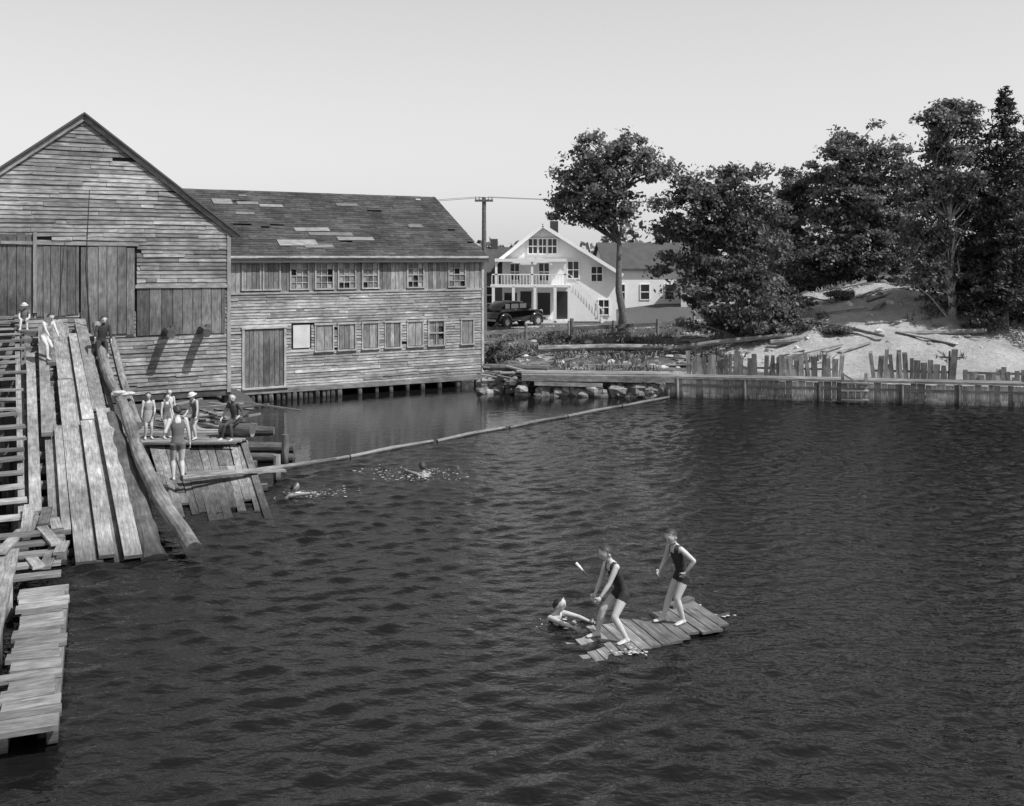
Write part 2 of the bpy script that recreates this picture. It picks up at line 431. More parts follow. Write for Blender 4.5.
# ---------------------------------------------------------------- water (real chop, calm in the lee of the boom)
m,nt,b=newmat('pond_water')
geo=N(nt,'ShaderNodeNewGeometry');pos=geo.outputs['Position']
sx=N(nt,'ShaderNodeSeparateXYZ');nt.links.new(pos,sx.inputs[0])
d=mth(nt,'ADD',mth(nt,'MULTIPLY',mth(nt,'ADD',sx.outputs[0],6.),-.737),mth(nt,'MULTIPLY',mth(nt,'ADD',sx.outputs[1],-26.),.676))
lee=mrange(nt,d,-.1,.25,1.,.2)
w2=noi(nt,pos,1.,2,.5,(4.,6.5,1));w4=noi(nt,pos,1.,2,.5,(12,17,1))
hh=mth(nt,'ADD',mth(nt,'MULTIPLY',w2,.03),mth(nt,'MULTIPLY',w4,.008))
hh=mth(nt,'MULTIPLY',hh,lee)
bp=N(nt,'ShaderNodeBump');bp.inputs['Strength'].default_value=1.;bp.inputs['Distance'].default_value=1.
nt.links.new(hh,bp.inputs['Height']);nt.links.new(bp.outputs[0],b.inputs['Normal'])
b.inputs['Base Color'].default_value=(.008,.008,.008,1);b.inputs['Roughness'].default_value=.04;b.inputs['IOR'].default_value=1.33
wx=np.concatenate([np.arange(-30,-11,.6),np.arange(-11,26,.075),np.arange(26,66,.6)]);wy=np.concatenate([np.arange(-26,4,.6),np.arange(4,42,.055),np.arange(42,47,.5)])
WX,WY=np.meshgrid(wx,wy);WZ=np.zeros_like(WX)
for i in range(56):
    lam=math.exp(RNG.uniform(math.log(.26),math.log(.8)));th=math.pi/2+.28+RNG.normal()*.46
    k=2*math.pi/lam;am=.031*lam/6.283
    ph=RNG.uniform(0,6.28)+1.6*np.sin(WX*.43*RNG.uniform(.5,1.5)+WY*.51*RNG.uniform(-1,1)+i)
    WZ+=am*np.sin(k*(WX*math.cos(th)+WY*math.sin(th))+ph)
WZ+=10*WZ*np.maximum(WZ,0)
dd_=(WX+6)*-.737+(WY-26)*.676
WZ*=np.clip(1-(dd_+.1)/.35,.04,1)
WZ*=.88+.3*np.sin(WX*.31+1.3*np.sin(WY*.17))*np.sin(WY*.27+WX*.09)
WZ*=1-.5*np.exp(-(((WX-1.9)/1.5)**2+((WY-14.7)/1.1)**2))
# small rings spreading from the swimmers
for (cx,cy) in ((-2.25,25.3),(-4.9,23.1),(.8,15.1)):
    rr_=np.hypot(WX-cx,WY-cy);WZ+=.02*np.sin(rr_*2*math.pi/.42)*np.exp(-rr_/.9)
WZ-=.012
npmesh('water',np.stack([WX.ravel(),WY.ravel(),WZ.ravel()],1),gridq(len(wx),len(wy)),m,None,True)
# ---------------------------------------------------------------- boom
mb=MB()
A=V((-6.6,25.3,.015));B=V((6.2,39.35,.03));segs=6
for i in range(segs):
    a=A.lerp(B,i/segs);b_=A.lerp(B,(i+1)/segs-.003)
    mb.tube([a+V((random.gauss(0,.05),0,-.01)),a.lerp(b_,.5)+V((random.gauss(0,.05),0,.01)),b_],[.052,.058,.046],8,jit=.05)
mb.make('log_boom',M_boom)
# ---------------------------------------------------------------- retaining wall right
rw=root('timber_retaining_wall',(12,38,.5))
def seg(mbv,a,b_,zt,w=.2,z0=-.6,rag=.03):
    a=V(a);b_=V(b_);L=(b_-a).length;d_=(b_-a).normalized();q=V((d_.y,-d_.x,0));s=0
    while s<L:
        ww=min(random.uniform(.7,1.3)*w,L-s+.01);top=zt+random.uniform(-rag,rag)
        mbv.box(a+d_*(s+ww/2)+q*random.uniform(0,.04)+Z*((top+z0)/2),Z,d_,q,top-z0,ww-.018,.05);s+=ww
wl=[V((6.25,39.6,0)),V((18.9,36.9,0)),V((36,33.2,0))]
mb=MB();mc=MB()
for a,b_ in zip(wl,wl[1:]):
    seg(mb,a,b_,.74,.24)
    d_=(b_-a).normalized();q=V((d_.y,-d_.x,0));L=(b_-a).length
    mc.beam(a+Z*.8+q*.02,b_+Z*.84+q*.02,.3,.09);mc.beam(a+Z*.5+q*.08,b_+Z*.52+q*.08,.06,.09)
    s=.3
    while s<L:
        mc.tube([a+d_*s+q*.13-Z*.8,a+d_*s+q*.11+Z*(.72+random.random()*.1)],[.075,.065],7,jit=.08);s+=random.uniform(2.,3.2)
    mc.beam(a-q*.5+Z*.82,b_-q*.45+Z*.86,.5,.05)
mb.make('sheet_boards',M_wallb,rw);mc.make('cap_and_posts',M_plank,rw)
def stake_fence(name,a,b_,h0,h1,w=.17,gap=.06):
    a=V(a);b_=V(b_);L=(b_-a).length;d_=(b_-a).normalized();q=V((d_.y,-d_.x,0));s=0;mb=MB()
    while s<L:
        ww=random.uniform(.6,1.3)*w
        if random.random()>gap:
            h=random.uniform(h0,h1);c=a+d_*(s+ww/2);z=.7
            az=(Z+d_*random.gauss(0,.05)+q*random.gauss(0,.04)).normalized()
            o=len(mb.v);mb.box(c+az*(h/2)+Z*z,az,d_,q,h,ww-.015,.03)
            if random.random()<.5:
                for t in (4,6) if random.random()<.5 else (5,7): mb.v[o+t]=mb.v[o+t]-Z*random.uniform(.03,.12)
        s+=ww
    mb.beam(a+Z*1.15-q*.05,b_+Z*1.15-q*.05,.05,.08)
    mb.make(name,M_stake)
stake_fence('stake_fence',(7.0,40.1,0),(12.7,38.95,0),.8,1.12,.19,.02)
stake_fence('stake_fence',(13.9,38.6,0),(16.6,38.0,0),.7,1.35,.2)
stake_fence('stake_fence',(17.1,37.9,0),(20.,37.3,0),.3,.75,.2,.2)
mb=MB()
q=V((-.21,-.978,0));dd=V((.978,-.21,0));c=V((13.0,38.05,0))
for s in (-.42,.42):
    mb.beam(c+dd*s+q*.25-Z*.5,c+dd*s+q*.2+Z*1.15,.1,.1,dd)
for z in (.15,.5,.78): mb.beam(c-dd*.5+q*.36+Z*z,c+dd*.5+q*.36+Z*z,.22,.05)
mb.beam(c-dd*.42+q*.3+Z*1.1,c+dd*.42+q*.3+Z*.6,.05,.07)
mb.make('landing_ladder',M_planklt)
mb=MB()
mb.tube([(16.7,38.2,.7),(16.72,38.2,1.95)],[.05,.04],6);mb.beam((16.35,38.2,1.72),(17.2,38.1,1.7),.05,.05)
mb.make('mooring_post',M_log)
sw=root('stone_and_timber_wall',(3,40,.4))
mb=MB()
mb.beam((.4,40.05,.72),(6.4,39.45,.72),.3,.24);mb.beam((.4,40.6,.86),(6.4,40.0,.86),.8,.06);mb.beam((.2,41.2,.84),(6.4,40.6,.84),.45,.06)
mb.beam((.9,39.98,.5),(3.6,39.72,.46),.25,.16)
for s in np.linspace(0,1,7): mb.tube([(.5+5.7*s,40.2-.6*s,-.5),(.5+5.7*s,40.2-.6*s,.65)],[.12,.11],7)
mb.make('timbers',M_plank,sw)
mb=MB()
def rock(mb,c,r,sq=.6):
    o=len(mb.v);mb.ell(c,(r,r*random.uniform(.7,1),r*sq),n=7,m=5);off=V((random.random()*40,)*3)
    cx=V(c)
    for i in range(o,len(mb.v)):
        p=mb.v[i]-cx;mb.v[i]=cx+p*(1+.6*noise.noise(p/r*1.1+off)+.3*noise.noise(p/r*3+off))
for i in range(48):
    s=random.random();rock(mb,(.2+6.2*s,40.1-.55*s+random.uniform(-.2,.4),random.uniform(-.1,.3)),random.uniform(.15,.4),.75)
for i in range(34): rock(mb,(random.uniform(-1.3,.8),random.uniform(40.4,42.2),random.uniform(0,.5)),random.uniform(.12,.36),.7)
mb.make('stones',M_rock,sw)
mb=MB()
for i in range(16):
    a=V((random.uniform(-1.5,.4),random.uniform(40.8,42.8),random.uniform(.45,1.)));an=random.uniform(-.6,.5)
    mb.beam(a,a+V((math.cos(an),math.sin(an),random.uniform(-.2,.15)))*random.uniform(.8,2.3),.2,.06)
mb.tube([(-1.2,42.2,.9),(1.5,41.3,.95)],[.14,.12],8)
mb.make('timber_debris',M_plank)
mb=MB()
for i in range(300):
    x=random.uniform(-.5,22);y=random.uniform(41.5,53);z=H1(x,y)
    rock(mb,(x,y,z),random.choice((random.uniform(.04,.12),random.uniform(.06,.24))),.6)
mb.make('bank_rocks',plain('pale_rock',.34,.9,.4,4.,.05,.5))
mb=MB()
for i in range(64):
    x=random.uniform(-.5,20) if i<50 else random.uniform(10,14);y=random.uniform(41.2,52);an=random.gauss(.15,.6);l=random.uniform(.5,3.)
    x2=x+l*math.cos(an);y2=y+l*math.sin(an)
    if min(sdist(np.array([x2,x]),np.array([y2,y])))<.5: continue
    mb.beam((x,y,H1(x,y)+.06),(x2,y2,H1(x2,y2)+.1),random.uniform(.08,.24),.05)
mb.make('driftwood_boards',M_plank)
mb=MB()
for (a,b_,r) in (((11.5,44.5,0),(20.5,43.2,0),.13),((7,46.2,0),(12.5,44.7,0),.12),((1.2,46,0),(7.5,46.4,0),.16),((13.5,46,0),(16,43,0),.08),((12.5,47.5,0),(14.9,44.5,0),.07)):
    a=V(a);b_=V(b_);a.z=H1(a.x,a.y)+r+.1;b_.z=H1(b_.x,b_.y)+r+.1
    mb.tube([a,(a+b_)/2+Z*.05,b_],[r,r*.95,r*.8],8,jit=.06)
mb.make('fallen_logs',M_loglt)
mb=MB()
pts=[V((-1.5,50,0)),V((2.9,51,0)),V((7.5,51.5,0)),V((11.3,51.8,0))]
for p in pts: p.z=H1(p.x,p.y)
for a,b_ in zip(pts,pts[1:]):
    mb.beam(a+Z*.62,b_+Z*.66,.08,.2);mb.beam(a+Z*.25,b_+Z*.28,.06,.12)
    for t in (0,.5): q_=a.lerp(b_,t);mb.tube([q_-Z*.2,q_+Z*.95],[.09,.08],7)
mb.tube([pts[1]+V((.1,-.8,-.2)),pts[1]+V((.1,-.8,1.2))],[.1,.1],7)
mb.make('rail_fence',M_plank)
# ---------------------------------------------------------------- ramp
def zr(t): return 3.55*(1-t/15.)
def R(s,t,dz=0): return P(C,s,t,zr(t)+dz)
ra=root('log_slide_ramp',R(-5.3,7,0))
mb=MB()
pk=[(-5.3,-6.3,.3,15.0,.33,.06),(-4.93,-5.92,1.6,14.8,.27,.03),(-4.62,-5.54,.3,15.1,.31,.08)]
for (a,b_,t0,t1,w,l) in pk:
    f=lambda t:a+(b_-a)*t/15.3
    tm=random.uniform(5,9)
    for (p,q) in ((t0,tm),(tm+.05,t1)):
        mb.beam(R(f(p)+random.gauss(0,.02),p,l),R(f(q)+random.gauss(0,.02),q,l+random.uniform(-.03,.03)),w,.07)
mb.make('slide_planks',M_planklt,ra)
mb=MB()
for (a,b_,t0,t1,w,l) in [(-5.75,-6.85,1.5,9.5,.24,.22),(-5.7,-6.75,6,14.8,.26,.02),(-6.1,-7.1,3.5,13.,.22,.1),(-5.55,-6.6,9,14,.16,.16),(-6.3,-7.35,9,15.2,.24,-.1),(-5.1,-6.1,.3,15,.18,-.1),(-4.75,-5.75,.3,15,.16,-.1),(-4.35,-5.3,3,15,.14,-.02),(-5.6,-6.6,.5,5,.2,.3)]:
    f=lambda t:a+(b_-a)*t/15.3
    mb.beam(R(f(t0),t0,l),R(f(t1),t1,l),w,.1)
for t in np.arange(.6,15.,.75):
    c_=-5.1-1.05*t/15.3;mb.beam(R(c_-1.15,t,-.2),R(c_+.8,t,-.2),.22,.14)
for s0,s1 in ((-6.2,-7.3),(-4.5,-5.3)):
    mb.tube([R(s0,.3,-.4),R(s1,15.2,-.4)],[.18,.2],8)
mb.make('side_planks_and_joists',M_stake,ra)
mb=MB()
ts=np.linspace(8.2,15.2,14)
mb.tube([R(-4.9-.26*(t-8)/7.6+random.gauss(0,.01),t,.04+random.gauss(0,.01)) for t in ts],[(.11*random.uniform(.9,1.1),(.13+.09*min(1,(t-8)/3))*random.uniform(.9,1.1)) for t in ts],14,side=Z,jit=.1)
mb.make('bark_slab',M_log,ra)
mb=MB()
ts=np.linspace(1.4,15.7,19)
def ls_(t): return -4.32-.4*math.sin(min(t,12)/12*1.57)+.05*math.sin(t*.9)+.12*max(0,(t-12))/4
mb.tube([R(ls_(t),t,.2+.008*t+.04*math.sin(t*1.7)) for t in ts],[(.115+.0028*t)*random.uniform(.92,1.08) for t in ts],12,jit=.07,mi=0,capmi=1)
mb.tube([R(-4.05,2.5,.1),R(-4.3,6,.12),R(-4.42,9,.05)],[.1,.11,.12],8,jit=.06)
mb.make('side_log',[M_loglt,M_log],ra)
mb=MB()
for t in np.arange(1,15,1.6):
    for s in (-8.3,-7.2,-6.3,-5.3,-4.6):
        s2=s-.9*t/15.3 if s>-7 else s
        mb.tube([P(C,s2,t,-.8),P(C,s2,t,max(zr(t)-.35,-.4))],[.13,.12],7)
for k in range(9):
    t=1.+k*.9;mb.tube([P(C,-8.5,t,.1+.15*(k%3)),P(C,-4.2-.3*(k%2),t,.15+.2*(k%3))],[.17,.15],8)
for k in range(4): mb.tube([P(C,-4.35,.5,.4+.5*k),P(C,-4.45,6.5-k*1.2,.3+.45*k)],[.15,.15],8)
mb.make('crib_logs',M_log,ra)
st=root('slatted_walkway',R(-7.5,6,0))
mb=MB();t=.3
while t<13.6:
    mb.beam(R(-8.9,t,.25+random.gauss(0,.02)),R(-6.35-.06*t+random.gauss(0,.07),t+random.gauss(0,.05),.25+random.gauss(0,.02)),random.uniform(.22,.36),.05);t+=.62
for s in (-6.45,-8.0): mb.beam(R(s,0,.12),R(s-.8,14,.12),.12,.2)
mb.make('slats',M_plank,st)
ld=root('low_landing',(-7.2,14,.3))
mb=MB()
a=V((-7.0,15.75,.34));b_=V((-5.15,11.3,.3));d_=(b_-a).normalized();q=V((-d_.y,d_.x,0))
if q.x>0: q=-q
L=(b_-a).length;s=0
while s<L:
    w=random.uniform(.2,.36);j=random.gauss(0,.02);mb.beam(a+d_*(s+w/2)+q*(random.uniform(-.06,.06)),a+d_*(s+w/2+j)+q*random.uniform(.56,.7)+Z*random.gauss(0,.012),w-.02,.06);s+=w
mb.beam(a+q*0.04-Z*.16,b_+q*.04-Z*.16,.12,.24);mb.beam(a+q*.55-Z*.2,b_+q*.55-Z*.2,.12,.2)
mb.make('deck_boards',M_plank,ld)
mb=MB()
mb.beam(a+q*.98+Z*.25-d_*1.4,b_+q*.92+Z*.25,.42,.08);mb.beam(a+q*1.45+Z*.32-d_*2.,b_+q*1.4+Z*.32,.42,.08)
for s in (0.2,2,4,4.5):
    mb.tube([a+q*.85+d_*s-Z*1,a+q*.85+d_*s+Z*.2],[.1,.1],7);mb.tube([a+q*.14+d_*s-Z*1.3,a+q*.14+d_*s-Z*.05],[.07,.07],7)
for i in range(16):
    p=a-d_*random.uniform(.3,3)+q*random.uniform(.1,1.3)+Z*random.uniform(0,.45)
    mb.beam(p,p-d_*random.uniform(.6,1.6)+q*random.uniform(-.3,.4)+Z*random.uniform(-.2,.25),.18,.05)
for i in range(5):
    p=a-d_*(.3+i*.42)+Z*(.12+.06*i);mb.beam(p+q*random.uniform(.1,.5),p+q*1.9,.24,.05)
mb.make('planks_and_posts',M_plank,ld)
# ---------------------------------------------------------------- swimming dock
dk=root('swimming_dock',(-7.6,25,.3))
mb=MB()
a=V((-8.75,27.6,0));b_=V((-5.95,20.4,0));d_=(b_-a).normalized();q=V((-d_.y,d_.x,0))
if q.x<0:q=-q
def dz(s): return .55-.085*s
for i in range(12):
    o=-1.15+i*.21;wl_=[0,random.uniform(2,5),random.uniform(5.6,7.4)]
    for p,r_ in zip(wl_,wl_[1:]):
        sh=lambda t:o*(1.-.035*t)
        mb.beam(a+d_*p+q*sh(p)+Z*(dz(p)+random.gauss(0,.012)),a+d_*(r_-.03)+q*(sh(r_)+random.gauss(0,.012))+Z*(dz(r_)+random.gauss(0,.012)),.18,.05)
mb.beam(a+d_*.5+q*1.2+Z*dz(.2),a+d_*8.6+q*.98+Z*(dz(8.6)+.02),.16,.12)
for s in (.6,2.6,4.6): mb.beam(a+d_*s-q*1.3+Z*(dz(s)-.1),a+d_*s+q*1.35+Z*(dz(s)-.1),.2,.14)
for i in range(16):
    y=28.8-.17*i;mb.beam((-11.3+random.gauss(0,.1),y,.62),(-7.45+random.gauss(0,.15),y+.1,.62+random.gauss(0,.012)),.15,.05)
for s in (.2,2,3.8):
    for w in (-1.1,1.1): mb.tube([a+d_*s+q*w-Z*1.5,a+d_*s+q*w+Z*(dz(s)-.12)],[.1,.1],7)
mb.make('deck_boards',M_plank,dk)
mb=MB()
for (y,x0,x1,r,z) in ((27.9,-8.3,-6.1,.16,.2),(28.9,-8.6,-6.9,.13,.5),(26.9,-7.5,-5.9,.13,.12),(29.8,-8.5,-7.2,.16,.35)):
    mb.tube([(x0,y,z),((x0+x1)/2,y+.06,z),(x1,y+.1,z-.02)],[r,r*1.03,r*.95],10,jit=.06,capmi=1)
mb.make('dock_logs',[M_log,M_loglt],dk)
mb=MB();mb.tube([(-7.5,22.7,.5),(-6.4,24.,.36),(-4.7,26.6,.14)],[.07,.07,.06],8)
mb.beam((-7.6,23.2,.5),(-5.6,24.6,.28),.25,.05);mb.tube([(-6.1,26.9,.0),(-6.1,26.9,.75)],[.1,.09],8);mb.tube([(-5.85,24.9,-.5),(-5.85,24.9,.6)],[.1,.09],8)
mb.make('mooring_poles',M_loglt,dk)
mb=MB()
for i in range(40):
    p=V((random.uniform(-11,-8.6),random.uniform(28.8,32),random.uniform(.5,.95)));an=random.uniform(-1,1)
    mb.beam(p,p+V((math.cos(an),math.sin(an),random.uniform(-.2,.2)))*random.uniform(.5,2),.14,.05)
mb.make('shore_debris',M_stake)
# ---------------------------------------------------------------- raft
rf=root('plank_raft',(1.95,14.7,0))
rc=V((1.95,14.7,0));rl=V((.87,.49,0)).normalized();rwv=V((-.3,.95,0)).normalized()
def rzs(s): return .012+.042*s
def rz(p): return rzs((V(p)-rc).dot(rl))
mb=MB();s=-1.25
while s<1.12:
    w=random.uniform(.13,.2);c_=rc+rl*(s+w/2)
    l0=.54+random.uniform(-.1,.06);l1=.56+random.uniform(-.1,.08);zz=rzs(s);j=random.gauss(0,.015)
    mb.beam(c_-rwv*l0+rl*j+Z*(zz+random.gauss(0,.004)),c_+rwv*l1-rl*j+Z*(zz+random.gauss(0,.005)),w-.01,.035);s+=w
mb.make('deck_planks',M_raft,rf)
mb=MB()
for o in (-.4,0.05,.45): mb.tube([rc+rwv*o-rl*1.35+Z*(-.17),rc+rwv*o+rl*1.2+Z*(-.06)],[.085,.08],9,jit=.05)
mb.beam(rc+rl*.75+rwv*.5+Z*.085,rc+rl*1.25+rwv*.62+Z*.095,.14,.04)
mb.tube([rc+rl*1.1-rwv*.1-Z*.02,rc+rl*1.6-rwv*.02-Z*.01],[.06,.04],8)
mb.make('float_logs',M_loglt,rf)
def foam(name,blobs,cnt,seed):
    rr=random.Random(seed);mb=MB()
    for i in range(cnt):
        cx,cy,sx_,sy_=rr.choice(blobs);x=rr.gauss(cx,sx_);y=rr.gauss(cy,sy_);r=min(abs(rr.gauss(0,.008))+.003,.018)
        mb.ell((x,y,rr.random()*.02+(.16*rr.random()**2 if rr.random()<.25 else 0)),(r*rr.uniform(1,3),r*rr.uniform(1,2),r*.5),n=6,m=4)
    mb.make(name,M_foam,None,True)
foam('splash_foam',[(-2.5,25.2,.3,.3),(-1.9,25.6,.4,.3),(-3.3,25.7,.35,.25),(-2.2,24.9,.5,.2)],210,1)
foam('splash_foam',[(-4.8,23.2,.3,.2),(-4.2,23.4,.4,.2)],120,2)
foam('splash_foam',[(1.6,13.95,.1,.04),(1.75,13.92,.08,.04),(.85,15.,.2,.1),(3.15,15.35,.2,.03)],90,3)
# ---------------------------------------------------------------- people
def ik(a,c,l1,l2,hint):
    d=c-a;L=d.length
    if L>(l1+l2)*.995: d*= (l1+l2)*.995/L;c=a+d;L=d.length
    x=(l1*l1-l2*l2+L*L)/(2*L);h=math.sqrt(max(l1*l1-x*x,0));dn=d/L
    hv=hint-dn*hint.dot(dn)
    if hv.length<1e-4: hv=dn.orthogonal()
    return a+dn*x+hv.normalized()*h,c
def human(name,H,pos,face,pel=(0,0,.5),lean=(0,.03,1),lf=(-.06,0,.04),rf_=(.06,0,.04),lh=(-.14,.05,.46),rh=(.14,.05,.46),look=None,
          lk=(0,1,.1),rk=(0,1,.1),le=(-.4,-1,-.3),re=(.4,-1,-.3),suit='tank',ms=None,hair=None,hat=None,skin=None,hs=1.,cut=None,skirt=False):
    ms=ms or M_suit;hair=hair or M_hairb;skin=skin or M_skin
    fw=V((face[0],face[1],0)).normalized();rt=V((fw.y,-fw.x,0));pos=V(pos)
    def D(v): return rt*v[0]+fw*v[1]+Z*v[2]
    def Wp(v): return pos+D(v)*H
    pe=Wp(pel);ln=D(V(lean).normalized())
    nb=pe+ln*.31*H
    sr=rt*.1*H
    hf=D(V(look).normalized()) if look else D(V((0,1,-.05)).normalized())
    hr=hf.cross(Z).normalized();hu=hr.cross(hf).normalized()
    hup=(hu+ln*.5+D((0,.12,0))).normalized()
    hc=nb+hup*.088*H*(hs*.5+.5)+hf*.012*H
    sh={'l':pe+ln*.283*H-sr,'r':pe+ln*.283*H+sr};hp={'l':pe-rt*.048*H-ln*.012*H,'r':pe+rt*.048*H-ln*.012*H}
    mb=MB();bones=[]
    def limb(nm,p,q,r0,r1,mid=None):
        if mid: mb.tube([p,p.lerp(q,.33),q],[r0*H,mid*H,r1*H],10)
        else: mb.tube([p,q],[r0*H,r1*H],10)
        bones.append((nm,p,q,r0*H,r1*H))
    mb.tube([pe-ln*.05*H,pe-ln*.01*H,pe+ln*.08*H,pe+ln*.19*H,pe+ln*.265*H,pe+ln*.305*H],[(.055*H,.045*H),(.088*H,.06*H),(.07*H,.05*H),(.09*H,.06*H),(.084*H,.052*H),(.035*H,.035*H)],16,side=rt)
    bones.append(('torso',pe-ln*.03*H,pe+ln*.29*H,.085*H,.085*H))
    limb('neck',nb-ln*.03*H,hc-hup*.02*H,.033,.029)
    hands={}
    for k,sg in (('l',-1),('r',1)):
        tgt=Wp(lh if k=='l' else rh);el,wr=ik(sh[k],tgt,.168*H,.145*H,D(le if k=='l' else re))
        mb.ell(sh[k]-ln*.004*H,(.031*H,)*3)
        limb('uarm',sh[k],el,.029,.022,.029);limb('farm',el,wr,.0225,.014,.0225)
        mb.ell(el,(.0215*H,)*3,n=8,m=6)
        hands[k]=(wr,(wr-el).normalized())
        ft=Wp(lf if k=='l' else rf_);kn,an=ik(hp[k],ft,.237*H,.227*H,D(lk if k=='l' else rk))
        limb('thigh',hp[k],kn,.056,.034,.05);limb('shin',kn,an,.033,.02,.036);mb.ell(kn,(.034*H,)*3,n=8,m=6)
        fd=D((0.15*sg,1,0)).normalized();sd_=(an-kn).normalized()
        if abs(sd_.z)<.45: fd=(fd*.3+Z*(-.2)+sd_*.8).normalized()
        hb=an-fd*.03*H-Z*.018*H
        mb.tube([hb,an-Z*.014*H+fd*.01*H,an+fd*.07*H-Z*.026*H,an+fd*.112*H-Z*.03*H],[(.018*H,.02*H),(.024*H,.024*H),(.014*H,.03*H),(.008*H,.024*H)],10,side=Z)
        bones.append(('foot',hb,an+fd*.11*H-Z*.02*H,.02*H,.02*H))
    hw,hd,hh_=.054*H*hs,.064*H*hs,.074*H*hs
    mb.ell(hc+hup*.012*H,(hw,hd,hh_*.85),hr,hf,hup,14,10)
    mb.ell(hc-hup*.026*H*hs+hf*.014*H,(hw*.74,hd*.68,hh_*.6),hr,hf,hup,12,8)
    mb.ell(hc-hup*.008*H+hf*hd*.97,(.009*H,.013*H,.016*H),hr,hf,hup,6,5)
    bones.append(('head',hc-hup*.03*H,hc+hup*.03*H,hw,hw))
    tmp=mb.make('tmp',skin)
    md=tmp.modifiers.new('r','REMESH');md.mode='VOXEL';md.voxel_size=.0085*H
    sm=tmp.modifiers.new('s','SMOOTH');sm.factor=.5;sm.iterations=3
    dg=bpy.context.evaluated_depsgraph_get();ev=tmp.evaluated_get(dg);me=ev.to_mesh()
    nv=len(me.vertices);co=np.empty(nv*3);me.vertices.foreach_get('co',co);co=co.reshape(-1,3)
    fs=[tuple(p.vertices) for p in me.polygons];ev.to_mesh_clear()
    bpy.data.objects.remove(tmp)
    fc=np.array([co[list(f)].mean(0) for f in fs])
    best=np.full(len(fs),1e9);bi=np.zeros(len(fs),int);bt=np.zeros(len(fs))
    for i,(nm,p,q_,r0,r1) in enumerate(bones):
        p_=np.array(p);d_=np.array(q_-p);t=np.clip(((fc-p_)@d_)/(d_@d_),0,1);dist=np.linalg.norm(fc-p_-t[:,None]*d_,axis=1)/(r0+(r1-r0)*t)
        k=dist<best;best[k]=dist[k];bi[k]=i;bt[k]=t[k]
    relh=fc-np.array(hc);hz=relh@np.array(hup)/hh_;hy=relh@np.array(hf)/hd
    mi=np.zeros(len(fs),int)
    tp=(fc-np.array(pe))@np.array(ln)/H;tside=(fc-np.array(pe))@np.array(rt)/H
    for j in range(len(fs)):
        nm=bones[bi[j]][0];t=bt[j]
        if nm=='head' or (nm=='neck' and hz[j]>-.6):
            if hz[j]*.8-hy[j]*.9>(.22 if not cut else -.05) and hz[j]>(-.55 if not cut else -1.1): mi[j]=2
        elif suit=='tank':
            if (nm=='torso' and (t<.86 or abs(abs(tside[j])-.055)<.022)) or (nm=='thigh' and t<.34) or (nm=='uarm' and t<.15 and tp[j]<.26): mi[j]=1
        elif suit=='trunks':
            if (nm=='torso' and t<.2) or (nm=='thigh' and t<.35): mi[j]=1
        elif suit=='clothed':
            if nm in('torso','uarm','thigh','shin') or (nm=='farm' and t<.8): mi[j]=1
        elif suit=='shirt':
            if nm=='torso' or (nm=='uarm' and t<.7) or (nm=='thigh' and t<.6): mi[j]=1
    hv=set(v for j in np.nonzero(mi==2)[0] for v in fs[j])
    hcn=np.array(hc)
    for v in hv:
        d_=co[v]-hcn;l=np.linalg.norm(d_);co[v]=co[v]+d_/l*(.011*H+.004*H*math.sin(v*1.7))
    out=MB();out.v=[V(c) for c in co];out.f=fs;out.uv=[[(0,0)]*len(f) for f in fs];out.mi=[int(x) for x in mi]
    for sg in (-1,1):
        out.ell(hc+hr*sg*.019*H*hs+hf*hd*.9+hup*.006*H,(.0075*H,.005*H,.0048*H),hr,hf,hup,6,5,3)
        out.ell(hc+hr*sg*.019*H*hs+hf*hd*.93+hup*.017*H,(.011*H,.004*H,.0025*H),hr,hf,hup,6,4,2)
        out.ell(hc+hr*sg*hw*1.0-hf*.004*H,(.006*H,.012*H,.018*H),hr,hf,hup,6,5,0)
    out.ell(hc-hup*.034*H*hs+hf*hd*.88,(.015*H,.004*H,.0035*H),hr,hf,hup,8,4,3)
    for k,sg in (('l',-1),('r',1)):
        wr,hd_=hands[k];pn=(D((-sg,0,0))-hd_*D((-sg,0,0)).dot(hd_))
        if pn.length<.2: pn=fw-hd_*fw.dot(hd_)
        pn.normalize();ws=hd_.cross(pn).normalized()
        if ws.dot(fw)<0: ws=-ws
        out.tube([wr-hd_*.008*H,wr+hd_*.015*H,wr+hd_*.048*H],[(.013*H,.010*H),(.021*H,.009*H),(.024*H,.008*H)],8,side=ws)
        for i,(o,l) in enumerate(((.018,.036),(.0065,.042),(-.0055,.039),(-.017,.030))):
            b0=wr+hd_*.044*H+ws*o*H;b1=b0+(hd_*.85+pn*.35+ws*o*4).normalized()*l*.5*H;b2=b1+(hd_*.5+pn*.85).normalized()*l*.5*H
            out.tube([b0,b1,b2],[.0052*H,.0047*H,.0035*H],6)
        t0=wr+hd_*.014*H+ws*.018*H;t1=t0+(hd_*.6+ws*.7+pn*.2).normalized()*.024*H;t2=t1+(hd_*.85+ws*.2+pn*.4).normalized()*.018*H
        out.tube([t0,t1,t2],[.0065*H,.0058*H,.004*H],6)
    if skirt:
        out.tube([pe+ln*.11*H,pe+ln*.02*H,pe-ln*.13*H],[(.075*H,.056*H),(.1*H,.075*H),(.12*H,.095*H)],14,1,side=rt,cap=False)
    if hat is not None:
        out.ell(hc+hup*.03*H,(hw*1.25,hd*1.25,hh_*.82),hr,hf,hup,12,7,4)
        out.tube([hc+hup*.022*H,hc+hup*.03*H],[(hw*1.9,hd*1.8),(hw*1.2,hd*1.2)],14,4,side=hr)
    out.make(name,[skin,ms,hair,M_eye,hat or M_suitl],None,True)
pa=V((1.42,14.42,0));za=rz(pa)+.018
